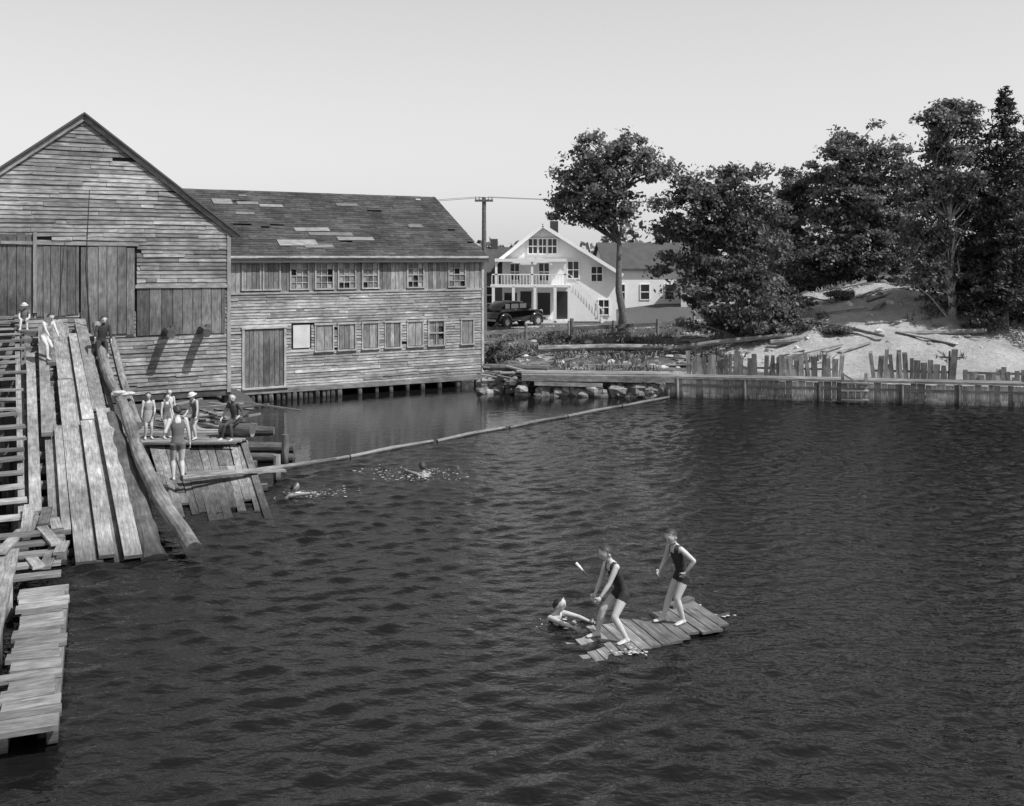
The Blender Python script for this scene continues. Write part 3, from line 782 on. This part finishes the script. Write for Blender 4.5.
human('boy_crouching_on_raft',1.56,(pa.x,pa.y,za),(-.93,-.36),pel=(0,-.12,.435),lean=(0,.38,.9),lf=(-.13,-.1,.035),rf_=(.11,.08,.035),lh=(-.1,.2,.36),rh=(.09,.16,.29),
      look=(-.1,1,-.4),le=(-.4,-1,-.2),re=(.5,-.6,-.2))
pb=V((2.42,14.95,0));zb_=rz(pb)+.018
human('boy_standing_on_raft',1.52,(pb.x,pb.y,zb_),(-.92,-.4),pel=(0,-.1,.475),lean=(0,.3,.95),lf=(-.06,-.07,.035),rf_=(.08,.07,.035),lh=(-.13,-.05,.52),rh=(.1,.1,.5),
      look=(-.35,1,-.45),le=(-.8,-1,0),re=(.7,-.6,-.3))
human('swimmer_at_raft',1.5,(.74,15.2,-1.14),(.75,-.66),pel=(0,-.2,.55),lean=(0,.5,.85),lf=(-.06,-.55,.4),rf_=(.06,-.5,.35),lh=(-.16,.25,.76),rh=(.12,.3,.775),look=(-.35,1,.1),
      le=(-1,0,.2),re=(1,0,.3),suit='trunks')
human('swimmer',1.6,(-2.25,25.3,-1.27),(-.5,.8),pel=(0,-.2,.6),lean=(0,.6,.75),lf=(-.06,-.6,.5),rf_=(.06,-.5,.5),lh=(-.18,.36,.84),rh=(.18,.3,.79),look=(0,1,.1),le=(-1,0,.5),suit='trunks',skin=M_skinw)
human('swimmer',1.5,(-5.05,23.1,-1.2),(1,.1),pel=(0,-.2,.6),lean=(0,.6,.75),lf=(-.06,-.6,.5),rf_=(.06,-.5,.5),lh=(-.18,.36,.8),rh=(.18,.3,.88),look=(0,1,.1),re=(1,0,.5),suit='trunks',skin=M_skinw)
mb=MB();mb.tube([(.92,14.4,1.11),(.97,14.38,1.06),(1.02,14.36,1.01)],[.022,.02,.01],8);mb.tube([(1.02,14.36,1.01),(1.1,14.34,.94)],[.011,.01],6,1)
mb.make('thrown_toy_paddle',[M_white,M_log],None,True)
human('woman_on_dock',1.78,(-7.62,22.8,.42),(-.45,.9),lf=(-.05,.02,.04),rf_=(.055,-.05,.04),lh=(-.13,.09,.6),rh=(.15,.0,.47),look=(-.2,1,-.1),hs=.86,ms=M_suitm)
human('girl_on_dock',1.28,(-9.75,26.8,.66),(.5,-.85),lh=(-.1,.16,.55),look=(.3,1,-.1),ms=plain('light_grey_cloth',.28,.85,.2,14),cut=1,skirt=True)
human('girl_on_dock',1.22,(-9.3,26.9,.66),(.7,-.6),lh=(-.12,.1,.5),look=(0,1,0),ms=M_suitm,cut=1)
human('small_child_on_dock',1.15,(-9.7,28.3,.66),(.4,-.9),ms=M_suitl,hair=M_hairl)
human('child_in_white_cap',1.32,(-8.5,26.75,.66),(-.6,-.8),pel=(0,-.04,.49),lean=(0,.18,.98),rh=(.1,.14,.5),look=(0,1,-.3),hat=M_suitl,ms=M_suitm)
human('boy_seated_on_dock',1.5,(-7.55,26.9,.62),(-.35,-.93),pel=(0,-.12,.34),lean=(.08,.12,.98),lf=(-.09,.1,.04),rf_=(.11,.12,.04),lh=(-.17,.02,.42),rh=(.12,.14,.36),look=(-.4,1,-.1),suit='clothed',ms=plain('dark_jacket',.05,.8,.2,10))
mb=MB();mb.tube([(-7.9,27.2,.86),(-7.0,27.0,.84)],[.19,.18],10,capmi=1);mb.make('log_seat',[M_log,M_loglt])
b0=R(-4.5,3.6,.2)
human('woman_seated_on_ramp',1.6,(b0.x,b0.y,b0.z),(.45,-.9),pel=(0,-.05,.12),lean=(-.12,-.05,.98),lf=(-.07,.3,-.07),rf_=(.08,.34,-.1),lh=(-.16,.15,.12),rh=(.13,.22,.16),look=(-.2,1,-.1),lk=(0,.3,1),rk=(0,.3,1),suit='clothed',ms=M_suit,hs=.9,cut=1)
b0=R(-6.0,4.5,.28)
human('child_climbing_ramp',1.45,(b0.x,b0.y,b0.z),(.85,-.5),pel=(0,-.08,.43),lean=(0,.45,.9),lf=(-.08,-.08,.04),rf_=(.08,.14,.04),lh=(-.1,.25,.36),rh=(.12,.32,.34),look=(0,1,-.5),suit='shirt',ms=M_suitl,hair=M_hairb)
b0=R(-6.35,1.6,.3)
human('child_in_sun_hat',1.2,(b0.x,b0.y,b0.z),(.4,-.9),pel=(0,-.05,.12),lean=(0,.1,1),lf=(-.07,.22,-.02),rf_=(.08,.24,-.02),lh=(-.1,.2,.2),rh=(.1,.22,.2),lk=(0,.3,1),rk=(0,.3,1),suit='shirt',ms=M_suitm,hat=M_suitl)
mb=MB()
b0=R(-4.6,7.8,.42)
for i in range(7):
    mb.ell(b0+V((random.gauss(0,.09),random.gauss(0,.09),random.gauss(0,.02))),(.15,.13,.05),V((1,random.gauss(0,.4),0)).normalized(),(0,1,0),(0,0,1),10,6)
mb.make('draped_towel',plain('towel',.42,.9,.2,9),None,True)
# ---------------------------------------------------------------- white house
hs_=root('white_gabled_house',(3.4,74,1))
Y0=72.;z0=.9
mb=MB()
pf=[(-.7,Y0,z0),(7.5,Y0,z0),(7.5,Y0,4.45),(2.2,Y0,7.75),(-.7,Y0,5.45)]
mb.prism(pf,(0,10,0));mb.make('walls',M_white,hs_)
mb=MB()
mb.prism([(2.2,Y0-.45,7.95),(7.95,Y0-.45,4.37),(7.95,Y0-.45,4.25),(2.2,Y0-.45,7.78)],(0,11,0));mb.prism([(2.2,Y0-.46,7.96),(-1.15,Y0-.46,5.28),(-1.15,Y0-.46,5.15),(2.2,Y0-.46,7.79)],(0,11,0))
mb.box((3.2,76,7.6),(1,0,0),(0,1,0),(0,0,1),.6,.6,1.4)
mb.make('roof',M_roofd,hs_)
mb=MB()
mb.beam((2.2,Y0-.5,7.83),(7.95,Y0-.5,4.25),.06,.24);mb.beam((2.2,Y0-.5,7.83),(-1.15,Y0-.5,5.15),.06,.24)
mb.box((1.3,Y0-1.2,3.55),(1,0,0),(0,1,0),(0,0,1),5.6,2.3,.18);mb.box((1.3,Y0-1.2,1.0),(1,0,0),(0,1,0),(0,0,1),5.6,2.3,.2)
mb.box((1.3,Y0-1.3,5.35),(1,0,0),(0,1,0),(0,0,1),5.0,2.3,.22)
for x in (-1.3,.1,1.6,3.0,4.0): 
    mb.box((x,Y0-2.25,2.25),(1,0,0),(0,1,0),(0,0,1),.2,.2,2.5)
for x in (-1.1,1.4,3.7): mb.box((x,Y0-2.25,4.45),(1,0,0),(0,1,0),(0,0,1),.16,.16,1.7)
mb.beam((-1.4,Y0-2.3,4.35),(4.,Y0-2.3,4.35),.06,.08)
for x in np.arange(-1.4,4.,.22): mb.box((x,Y0-2.3,3.98),(1,0,0),(0,1,0),(0,0,1),.05,.04,.7)
mb.beam((4.1,Y0-2.,3.5),(6.4,Y0-2.,1.0),.06,.3);mb.beam((4.1,Y0-1.2,3.5),(6.4,Y0-1.2,1.0),.06,.3)
mb.beam((4.1,Y0-2.1,4.3),(6.4,Y0-2.1,1.8),.05,.08)
for i in range(12):
    t=(i+.5)/12;mb.box((4.1+2.3*t,Y0-1.6,3.55-2.5*t),(1,0,0),(0,1,0),(0,0,1),.24,.75,.05)
    mb.box((4.1+2.3*t,Y0-2.1,3.85-2.5*t),(1,0,0),(0,1,0),(0,0,1),.04,.03,.8)
wins=[(1.5,6.35,.7,1.1),(2.2,6.35,.6,1.1),(2.9,6.35,.7,1.1),(4.4,4.65,.85,1.25),(6.1,4.35,.85,1.1),(0.2,4.5,.7,1.2),(2.3,4.5,.8,1.3),(6.6,1.95,.8,1.1)]
for (x,z,w,h) in wins:
    for dx in (-w/2,w/2): mb.box((x+dx,Y0-.06,z),(1,0,0),(0,1,0),(0,0,1),.09,.08,h+.09)
    for k in (-h/2,0,h/2): mb.box((x,Y0-.05,z+k),(1,0,0),(0,1,0),(0,0,1),w,.07,.07)
    mb.box((x,Y0-.045,z),(1,0,0),(0,1,0),(0,0,1),.05,.06,h)
mb.make('porch_and_trim',plain('white_trim',.8,.6,.05),hs_)
mb=MB()
for (x,z,w,h) in wins: mb.box((x,Y0-.02,z),(1,0,0),(0,1,0),(0,0,1),w,.03,h)
for (x,z,w,h) in ((-.1,2.2,.9,1.6),(1.0,2.1,.8,2.),(2.3,2.2,.9,1.6),(3.6,2.1,.8,2.0)): mb.box((x,Y0-.02,z),(1,0,0),(0,1,0),(0,0,1),w,.03,h)
mb.make('windows_and_doors',M_glass,hs_)
def simple_house(name,x,y,z,w,d,h,rh,yaw,mw,mr):
    e=root(name,(x,y,z));c_,s_=math.cos(yaw),math.sin(yaw);X=V((c_,s_,0));Yv=V((-s_,c_,0));o=V((x,y,z))
    mb=MB();mb.prism([o-X*w/2-Yv*d/2,o-X*w/2+Yv*d/2,o-X*w/2+Yv*d/2+Z*h,o-X*w/2+Z*(h+rh),o-X*w/2-Yv*d/2+Z*h],X*w);mb.make('walls',mw,e)
    mb=MB()
    for k in (-1,1):
        a=o-X*(w/2+.3)+Z*(h+rh+.12);b_=o-X*(w/2+.3)+Yv*k*(d/2+.35)+Z*(h-.13);mb.prism([a,b_,b_-Z*.12,a-Z*.12],X*(w+.6))
    mb.box(o+X*w*.2+Z*(h+rh+.2),X,Yv,Z,.6,.6,1.2)
    mb.make('roof_and_chimney',mr,e)
    mb=MB();mg=MB()
    for k in range(int(w//2.2)):
        sx_=-w/2+1.2+k*2.2
        for zz in ([1.6] if h<4.5 else [1.6,4.2]):
            mg.box(o+X*sx_-Yv*(d/2+.02)+Z*zz,X,Yv,Z,.8,.03,1.3);
            for dx in (-.42,.42): mb.box(o+X*(sx_+dx)-Yv*(d/2+.04)+Z*zz,X,Yv,Z,.09,.07,1.4)
            for dz_ in (-.68,0,.68): mb.box(o+X*sx_-Yv*(d/2+.035)+Z*(zz+dz_),X,Yv,Z,.86,.06,.08)
    mg.make('windows',M_glass,e);mb.make('window_trim',M_white,e)
simple_house('dark_cottage',-2.6,84,.9,5.5,6,3.6,1.8,.0,plain('grey_wall',.12,.8,.2),M_roofd)
simple_house('background_house',12.,92,.9,8,7,3.8,2.1,.1,M_white,M_roofd)
simple_house('background_house',17.5,85,.9,6,6,3.0,1.6,-.2,M_white,M_roofd)
simple_house('background_house',-18,95,.9,9,8,5.0,2.6,.3,M_white,M_roofd)
# ---------------------------------------------------------------- cars
def car(x,y,z,yaw):
    e=root('parked_sedan',(x,y,z));c_,s_=math.cos(yaw),math.sin(yaw);X=V((c_,s_,0));Yv=V((-s_,c_,0));o=V((x,y,z))
    T=lambda a,b_,h: o+X*a+Yv*b_+Z*h
    def loft(mb,prof,secs,mi=0):
        o_=len(mb.v);nn_=len(prof);cx=sum(p[0] for p in prof)/nn_;cz=min(p[1] for p in prof)
        for (yy,sc) in secs:
            for (px,pz) in prof: mb.v.append(T(cx+(px-cx)*(1-(1-sc)*.5),yy,cz+(pz-cz)*sc))
        for i in range(len(secs)-1):
            for k in range(nn_):
                k2=(k+1)%nn_;mb.face((o_+i*nn_+k,o_+i*nn_+k2,o_+(i+1)*nn_+k2,o_+(i+1)*nn_+k),[(0,0)]*4,mi)
        mb.face(list(range(o_,o_+nn_)),[(0,0)]*nn_,mi);mb.face([o_+(len(secs)-1)*nn_+k for k in range(nn_)][::-1],[(0,0)]*nn_,mi)
    mb=MB()
    body=[(-2.15,.4),(2.0,.4),(2.1,.75),(2.0,1.02),(1.5,1.1),(.75,1.14),(-1.7,1.1),(-2.1,.95),(-2.25,.65)]
    loft(mb,body,[(-.7,.9),(-.62,1),(.62,1),(.7,.9)])
    cab=[(-1.95,1.0),(.8,1.05),(.45,1.5),(.25,1.68),(-.6,1.74),(-1.3,1.68),(-1.75,1.4)]
    loft(mb,cab,[(-.68,.9),(-.55,1.),(.55,1.),(.68,.9)])
    for ax_ in (1.4,-1.45):
        for sd_ in (-.78,.78):
            pts=[T(ax_+.52*math.cos(t),sd_,.38+.5*math.sin(t)) for t in np.linspace(-.35,math.pi+.2,10)]
            mb.tube(pts,[(.05,.15)]*10,8,side=None)
    for sd_ in (-.8,.8): mb.box(T(0,sd_,.42),X,Yv,Z,1.9,.25,.06)
    mb.make('body',M_car,e,True)
    mb=MB()
    for ax_ in (1.4,-1.45):
        for sd_ in (-.78,.78): mb.tube([T(ax_,sd_-.09,.36),T(ax_,sd_+.09,.36)],[.36,.36],18)
    mb.make('wheels',M_tire,e)
    mb=MB()
    for ax_ in (1.4,-1.45):
        for sd_ in (-.88,.88): mb.tube([T(ax_,sd_-.01,.36),T(ax_,sd_+.01,.36)],[.2,.18],14)
    for sd_ in (-.5,.5): mb.ell(T(2.0,sd_,.95),(.14,.14,.14))
    mb.box(T(2.25,0,.5),X,Yv,Z,.06,1.5,.12);mb.box(T(-2.35,0,.5),X,Yv,Z,.06,1.5,.12);mb.box(T(2.08,0,.8),X,Yv,Z,.05,.45,.5)
    mb.make('hubs_lamps_bumpers',M_metal,e)
    mb=MB()
    for sd_ in (-.69,.69):
        for (a,w) in ((.15,.6),(-.6,.65),(-1.25,.4)): mb.box(T(a,sd_*.985,1.4),X,Yv,Z,w,.03,.3)
    mb.box(T(.6,0,1.4),(X-Z*.0),Yv,Z,.05,1.,.32)
    mb.make('windows',plain('car_glass',.12,.1,.1),e)
car(.15,67.,H1(.15,67.)-.02,.75);car(-2.7,68.5,H1(-2.7,68.5),.4)
def pole(x,y,zt):
    z=H1(x,y);e=root('telegraph_pole',(x,y,z));mb=MB();mb.tube([(x,y,z-.3),(x,y,zt)],[.17,.11],9)
    mb.beam((x-.5,y-.1,zt-.2),(x+.5,y-.1,zt-.2),.1,.12)
    mb.make('pole_and_crossarms',M_bark,e);mb=MB()
    for d_ in (-.45,-.25,.25,.45): mb.tube([(x+d_,y-.1,zt-.14),(x+d_,y-.1,zt+.02)],[.04,.03],6)
    mb.make('insulators',M_metal,e)
pole(-1.54,55,8.85);pole(-30,62,9);pole(31,58,9.5)
mb=MB()
for d_ in (-.45,.45):
    for (p,q_) in ((V((-1.54+d_,54.9,8.85)),V((-30+d_,61.9,9.))),(V((-1.54+d_,54.9,8.85)),V((31+d_,57.9,9.5)))):
        pts=[p.lerp(q_,t)-Z*(.5*4*t*(1-t)) for t in np.linspace(0,1,12)];mb.tube(pts,[.01]*12,4,cap=False)
mb.make('telegraph_wires',M_dark)
# ---------------------------------------------------------------- trees
def leaves(centers,size,spread_n,bias,asp=.6):
    k=len(centers);nrm=RNG.normal(size=(k,3))+bias;nrm/=np.linalg.norm(nrm,axis=1)[:,None]
    t=RNG.normal(size=(k,3));t-=nrm*(t*nrm).sum(1)[:,None];t/=np.linalg.norm(t,axis=1)[:,None];b_=np.cross(nrm,t)
    s=size*RNG.uniform(.6,1.35,(k,1));v=np.empty((k,4,3))
    v[:,0]=centers-t*s;v[:,1]=centers-b_*s*asp;v[:,2]=centers+t*s;v[:,3]=centers+b_*s*asp
    return v.reshape(-1,3),np.arange(4*k).reshape(k,4)
def tree(name,x,y,lobes,nclump,nleaf,ls,cr,mat,bark=None,r0=.2,lean=(0,0),stems=1,fill=1.):
    nclump=int(nclump*2.6);cr=cr*.64;nleaf=int(nleaf*1.3);ls=ls*.78
    z=H1(x,y);e=root(name,(x,y,z));bark=bark or M_bark;mb=MB()
    vol=np.array([l[3]*l[4]*l[5] for l in lobes])**.75;vol=vol/vol.sum()
    top=max(l[2]+l[5] for l in lobes);base=V((x,y,z-.2));cc=[]
    for l,v in zip(lobes,vol):
        for i in range(max(2,int(nclump*v))):
            d_=RNG.normal(size=3);d_/=np.linalg.norm(d_);rr=RNG.uniform(.15,1.12)**.6
            if RNG.random()<.15: rr*=1.2
            cc.append(np.array(l[:3])+d_*rr*np.array(l[3:6]))
    cc=np.array(cc);cc[:,2]=np.maximum(cc[:,2],z+.25)
    mean=cc.mean(0);trunks=[]
    for s in range(stems):
        mx_,my_=(mean[0]-x)*.8+RNG.normal()*(.35+.5*(stems>1)),(mean[1]-y)*.8+RNG.normal()*.4
        pts=[];H_=top-z
        for i in range(8):
            t=i/7*.8;pts.append(base+V((mx_*t**1.2+.12*math.sin(i*2.1+s),my_*t**1.2+.12*math.cos(i*1.7+s),H_*t)))
        mb.tube(pts,[r0*(1.25 if i==0 else 1)*(1-.9*i/7)+.015 for i in range(8)],8,jit=.07);trunks.append(pts)
    for c_ in cc[::max(1,len(cc)//85)]:
        pts=trunks[int(RNG.integers(stems))];cv=V(c_)
        cand=[p for p in pts if p.z<cv.z-.15*H_*.6] or pts[:2]
        p=min(cand,key=lambda q:(q-cv).length+.4*abs(q.z-cv.z+1.2))
        mid=p.lerp(cv,.5)+V((RNG.normal()*.15,RNG.normal()*.15,.2));L=(cv-p).length
        rr=min(r0*.4,.02+.018*L);mb.tube([p,mid,cv],[rr,rr*.6,.012],5,cap=False)
    mb.make('trunk_and_limbs',bark,e,True)
    w=RNG.uniform(.25,1.8,len(cc));w/=w.sum();idx=RNG.choice(len(cc),nleaf,p=w);crs=cr*RNG.uniform(.5,1.6,(len(cc),1))
    g=RNG.normal(size=(nleaf,3));g/=np.linalg.norm(g,axis=1)[:,None];g*=RNG.uniform(0,1.15,(nleaf,1))**.65
    pc=cc[idx]+g*crs[idx]*np.array([1.25,1.25,.65]);pc[:,2]=np.maximum(pc[:,2],z+.05)
    out=(pc-mean);out/=np.linalg.norm(out,axis=1)[:,None]+1e-6
    vv,qq=leaves(pc,ls,0,out*.5+g*.3+np.array([0,0,.6]))
    npmesh('foliage',vv,qq,mat,e)
def L(px,py,dep,rx,rz_,ry=None,dy=0):
    k=dep/1000.;return ((px-512)*k,dep+dy,5.5-(py-258)*k,rx*k,(ry or rx*.9)*k,rz_*k)
tree('elm_tree',6.6,60,[L(605,165,60,42,30),L(570,200,60,20,26),L(655,165,60,20,18),L(628,145,60,24,16),L(612,212,60,24,18),L(562,178,60,12,10),L(592,190,60,32,30)],72,9500,.17,.85,M_leafA,M_bark,.26)
tree('maple_tree',11.,47.,[L(722,210,47,46,42),L(690,245,47,38,38),L(755,245,47,42,52),L(735,300,47,62,38),L(775,310,47,34,32),L(690,190,47,26,24),L(735,175,47,26,16),L(700,215,47,45,38)],170,28000,.13,.62,M_leafB,M_bark,.2,stems=3)
tree('maple_tree',17.3,60,[L(800,195,60,26,26),L(788,240,60,28,45),L(810,290,60,30,30)],60,9000,.17,.8,M_leafB,stems=2)
tree('birch_tree',20.5,57,[L(860,162,57,48,30),L(835,195,57,26,30),L(895,190,57,22,38),L(865,215,57,46,40),L(848,138,57,16,10)],90,15000,.16,.75,M_leafC,M_barkl,.16,stems=2)
tree('shrub_thicket',18.9,56,[L(845,250,56,50,34),L(815,262,56,30,20),L(890,255,56,22,36)],80,14000,.13,.6,M_leafB,M_bark,.08,stems=3)
tree('birch_tree',19.8,45,[L(952,130,45,32,32),L(962,175,45,40,45),L(935,215,45,32,50),L(930,262,45,26,38),L(950,108,45,16,12)],110,21000,.12,.6,M_leafC,M_barkl,.14,stems=3)
tree('maple_tree',22.2,46,[L(990,230,46,42,60),L(965,280,46,44,34),L(1010,290,46,50,40)],110,21000,.13,.62,M_leafB,M_bark,.16,stems=2)
tree('maple_tree',27,47,[L(1075,200,47,48,80),L(1060,290,47,60,45),L(1130,240,47,50,80)],90,12000,.16,.7,M_leafB,M_bark,.18,stems=2)
tree('maple_tree',33,50,[(33,50,8,3,3,4),(35,51,5,4,3,3)],50,7000,.2,.8,M_leafC,M_bark,.18,stems=2)
tree('shrub',12.2,45.5,[(12.6,45.6,2.0,1.6,1.0,1.1),(14.2,46.2,2.2,.7,.6,.6)],26,4500,.09,.45,M_leafB,M_bark,.04,stems=3)
for (x,y,r) in ((-.6,45.,.6),(2.2,48,.7),(5.5,47.5,.5),(8.5,43.5,.5),(15.9,48.5,.4),(20.5,43.5,.6),(22.5,42,.8),(14.4,44.2,.3)):
    z=H1(x,y);tree('bush',x,y,[(x,y,z+r*.6,r*1.3,r,r*.7),(x+r,y+.2,z+r*.4,r*.8,r*.7,r*.5)],14,1700,.08,.3,M_leafB,M_bark,.025,stems=3)
def spruce(x,y,H_,r):
    z=H1(x,y);e=root('spruce_tree',(x,y,z));mb=MB();mb.tube([(x,y,z-.2),(x,y,z+H_)],[.17,.015],8);cs=[]
    zz=1.0
    while zz<H_-.15:
        f=1-zz/H_;nb_=int(5+7*f);a0=RNG.uniform(0,6.28)
        for i in range(nb_):
            an=a0+6.283*i/nb_+RNG.normal()*.3;ln_=r*(f**.8)*RNG.uniform(.5,1.25)+.15
            p=V((x,y,z+zz+RNG.normal()*.15));tip=p+V((math.cos(an)*ln_,math.sin(an)*ln_,-.22*ln_+.2*(1-f)+RNG.normal()*.08))
            mid=p.lerp(tip,.6)-Z*.05*ln_;mb.tube([p,mid,tip+Z*.08*ln_],[.02+.02*f,.015,.006],4,cap=False)
            k=int(16+55*ln_)
            t=RNG.uniform(.1,1,k)[:,None];q_=np.array(p)+(np.array(tip)-np.array(p))*t
            q_+=RNG.normal(size=(k,3))*np.array([.2,.2,.11])*(1.2-t*.7)*min(1,ln_+.1);cs.append(q_)
        zz+=.36*(.6+.6*f)
    mb.make('trunk_and_branches',M_bark,e)
    pc=np.concatenate(cs);vv,qq=leaves(pc,.11,0,np.array([0,0,1.]),.35);npmesh('needles',vv,qq,M_leafD,e)
spruce(21.8,44.2,10.5,2.4);spruce(24.,46.5,9.,2.2)
pts=[];
for i in range(230):
    x=RNG.uniform(-130,150);y=RNG.uniform(115,150);h=RNG.uniform(3.5,7.) if x<15 else RNG.uniform(6,12)
    k=110;g=RNG.normal(size=(k,3));g/=np.linalg.norm(g,axis=1)[:,None];pts.append(np.array([x,y,h*.55+.8])+g*np.array([3.2,3.,h*.5])*RNG.uniform(.6,1,(k,1)))
pc=np.concatenate(pts);vv,qq=leaves(pc,.55,0,np.array([0,0,.6]));npmesh('distant_trees',vv,qq,M_leafB)
K=30000
X_=RNG.uniform(-3,30,K);Y_=RNG.uniform(41,64,K);D_=sdist(X_,Y_)
nz=np.array([noise.noise(V((a*.5,b_*.5,3))) for a,b_ in zip(X_,Y_)])
sandm=np.clip(1.3-np.hypot((X_-17)/6.,(Y_-47)/4.5),0,1)+(X_>10)*(Y_<45)*.6
keep=(D_>.6)&(nz>-.05+.55*sandm);X_=X_[keep];Y_=Y_[keep];Z_=hgt(X_,Y_);k=len(X_)
an=RNG.uniform(0,6.28,k);h=RNG.uniform(.08,.3,k);w=.03+.03*RNG.random(k)
v=np.empty((k,4,3));ca,sa=np.cos(an),np.sin(an);lx,ly=RNG.normal(size=k)*.14,RNG.normal(size=k)*.14
v[:,0]=np.stack([X_-ca*w,Y_-sa*w,Z_-.03],1);v[:,1]=np.stack([X_+ca*w,Y_+sa*w,Z_-.03],1)
v[:,2]=np.stack([X_+lx+ca*w*.3,Y_+ly+sa*w*.3,Z_+h],1);v[:,3]=np.stack([X_+lx-ca*w*.3,Y_+ly-sa*w*.3,Z_+h],1)
npmesh('grass',v.reshape(-1,3),np.arange(4*k).reshape(k,4),M_grass)
# ---------------------------------------------------------------- light
sd=V((.52,-.27,.80)).normalized();el=math.asin(sd.z);az_=math.atan2(sd.x,sd.y)
w=bpy.data.worlds.new('World');scene.world=w;w.use_nodes=True;nt=w.node_tree;bg=nt.nodes['Background']
sk=N(nt,'ShaderNodeTexSky',sky_type='NISHITA');sk.sun_disc=False;sk.sun_elevation=el;sk.sun_rotation=az_;sk.dust_density=2.;sk.air_density=1.
sp=N(nt,'ShaderNodeSeparateColor');nt.links.new(sk.outputs[0],sp.inputs[0])
# blue-sensitive monochrome film response to the sky, plus a thin even haze near the horizon
val=mth(nt,'ADD',mth(nt,'MULTIPLY',sp.outputs[2],.35),mth(nt,'MULTIPLY',sp.outputs[1],.15))
tc=N(nt,'ShaderNodeTexCoord');sx=N(nt,'ShaderNodeSeparateXYZ');nt.links.new(tc.outputs['Generated'],sx.inputs[0])
hz=mrange(nt,sx.outputs[2],0.,.85,3.5,.2)
val=mth(nt,'ADD',val,hz)
nt.links.new(val,bg.inputs[0]);bg.inputs[1].default_value=.15
ld_=bpy.data.lights.new('sun','SUN');ld_.energy=5.;ld_.angle=math.radians(.5);ld_.color=(1,1,1)
so=bpy.data.objects.new('sun',ld_);scene.collection.objects.link(so);so.rotation_euler=(-sd).to_track_quat('-Z','Y').to_euler();so.location=(20,-5,40)
cam=bpy.data.cameras.new('camera');co_=bpy.data.objects.new('camera',cam);scene.collection.objects.link(co_)
co_.location=(0,0,5.5);co_.rotation_euler=(math.radians(90),0,0);cam.sensor_width=36;cam.lens=36*1000/1024;cam.shift_y=-145/1024
cam.clip_start=.1;cam.clip_end=5000;scene.camera=co_
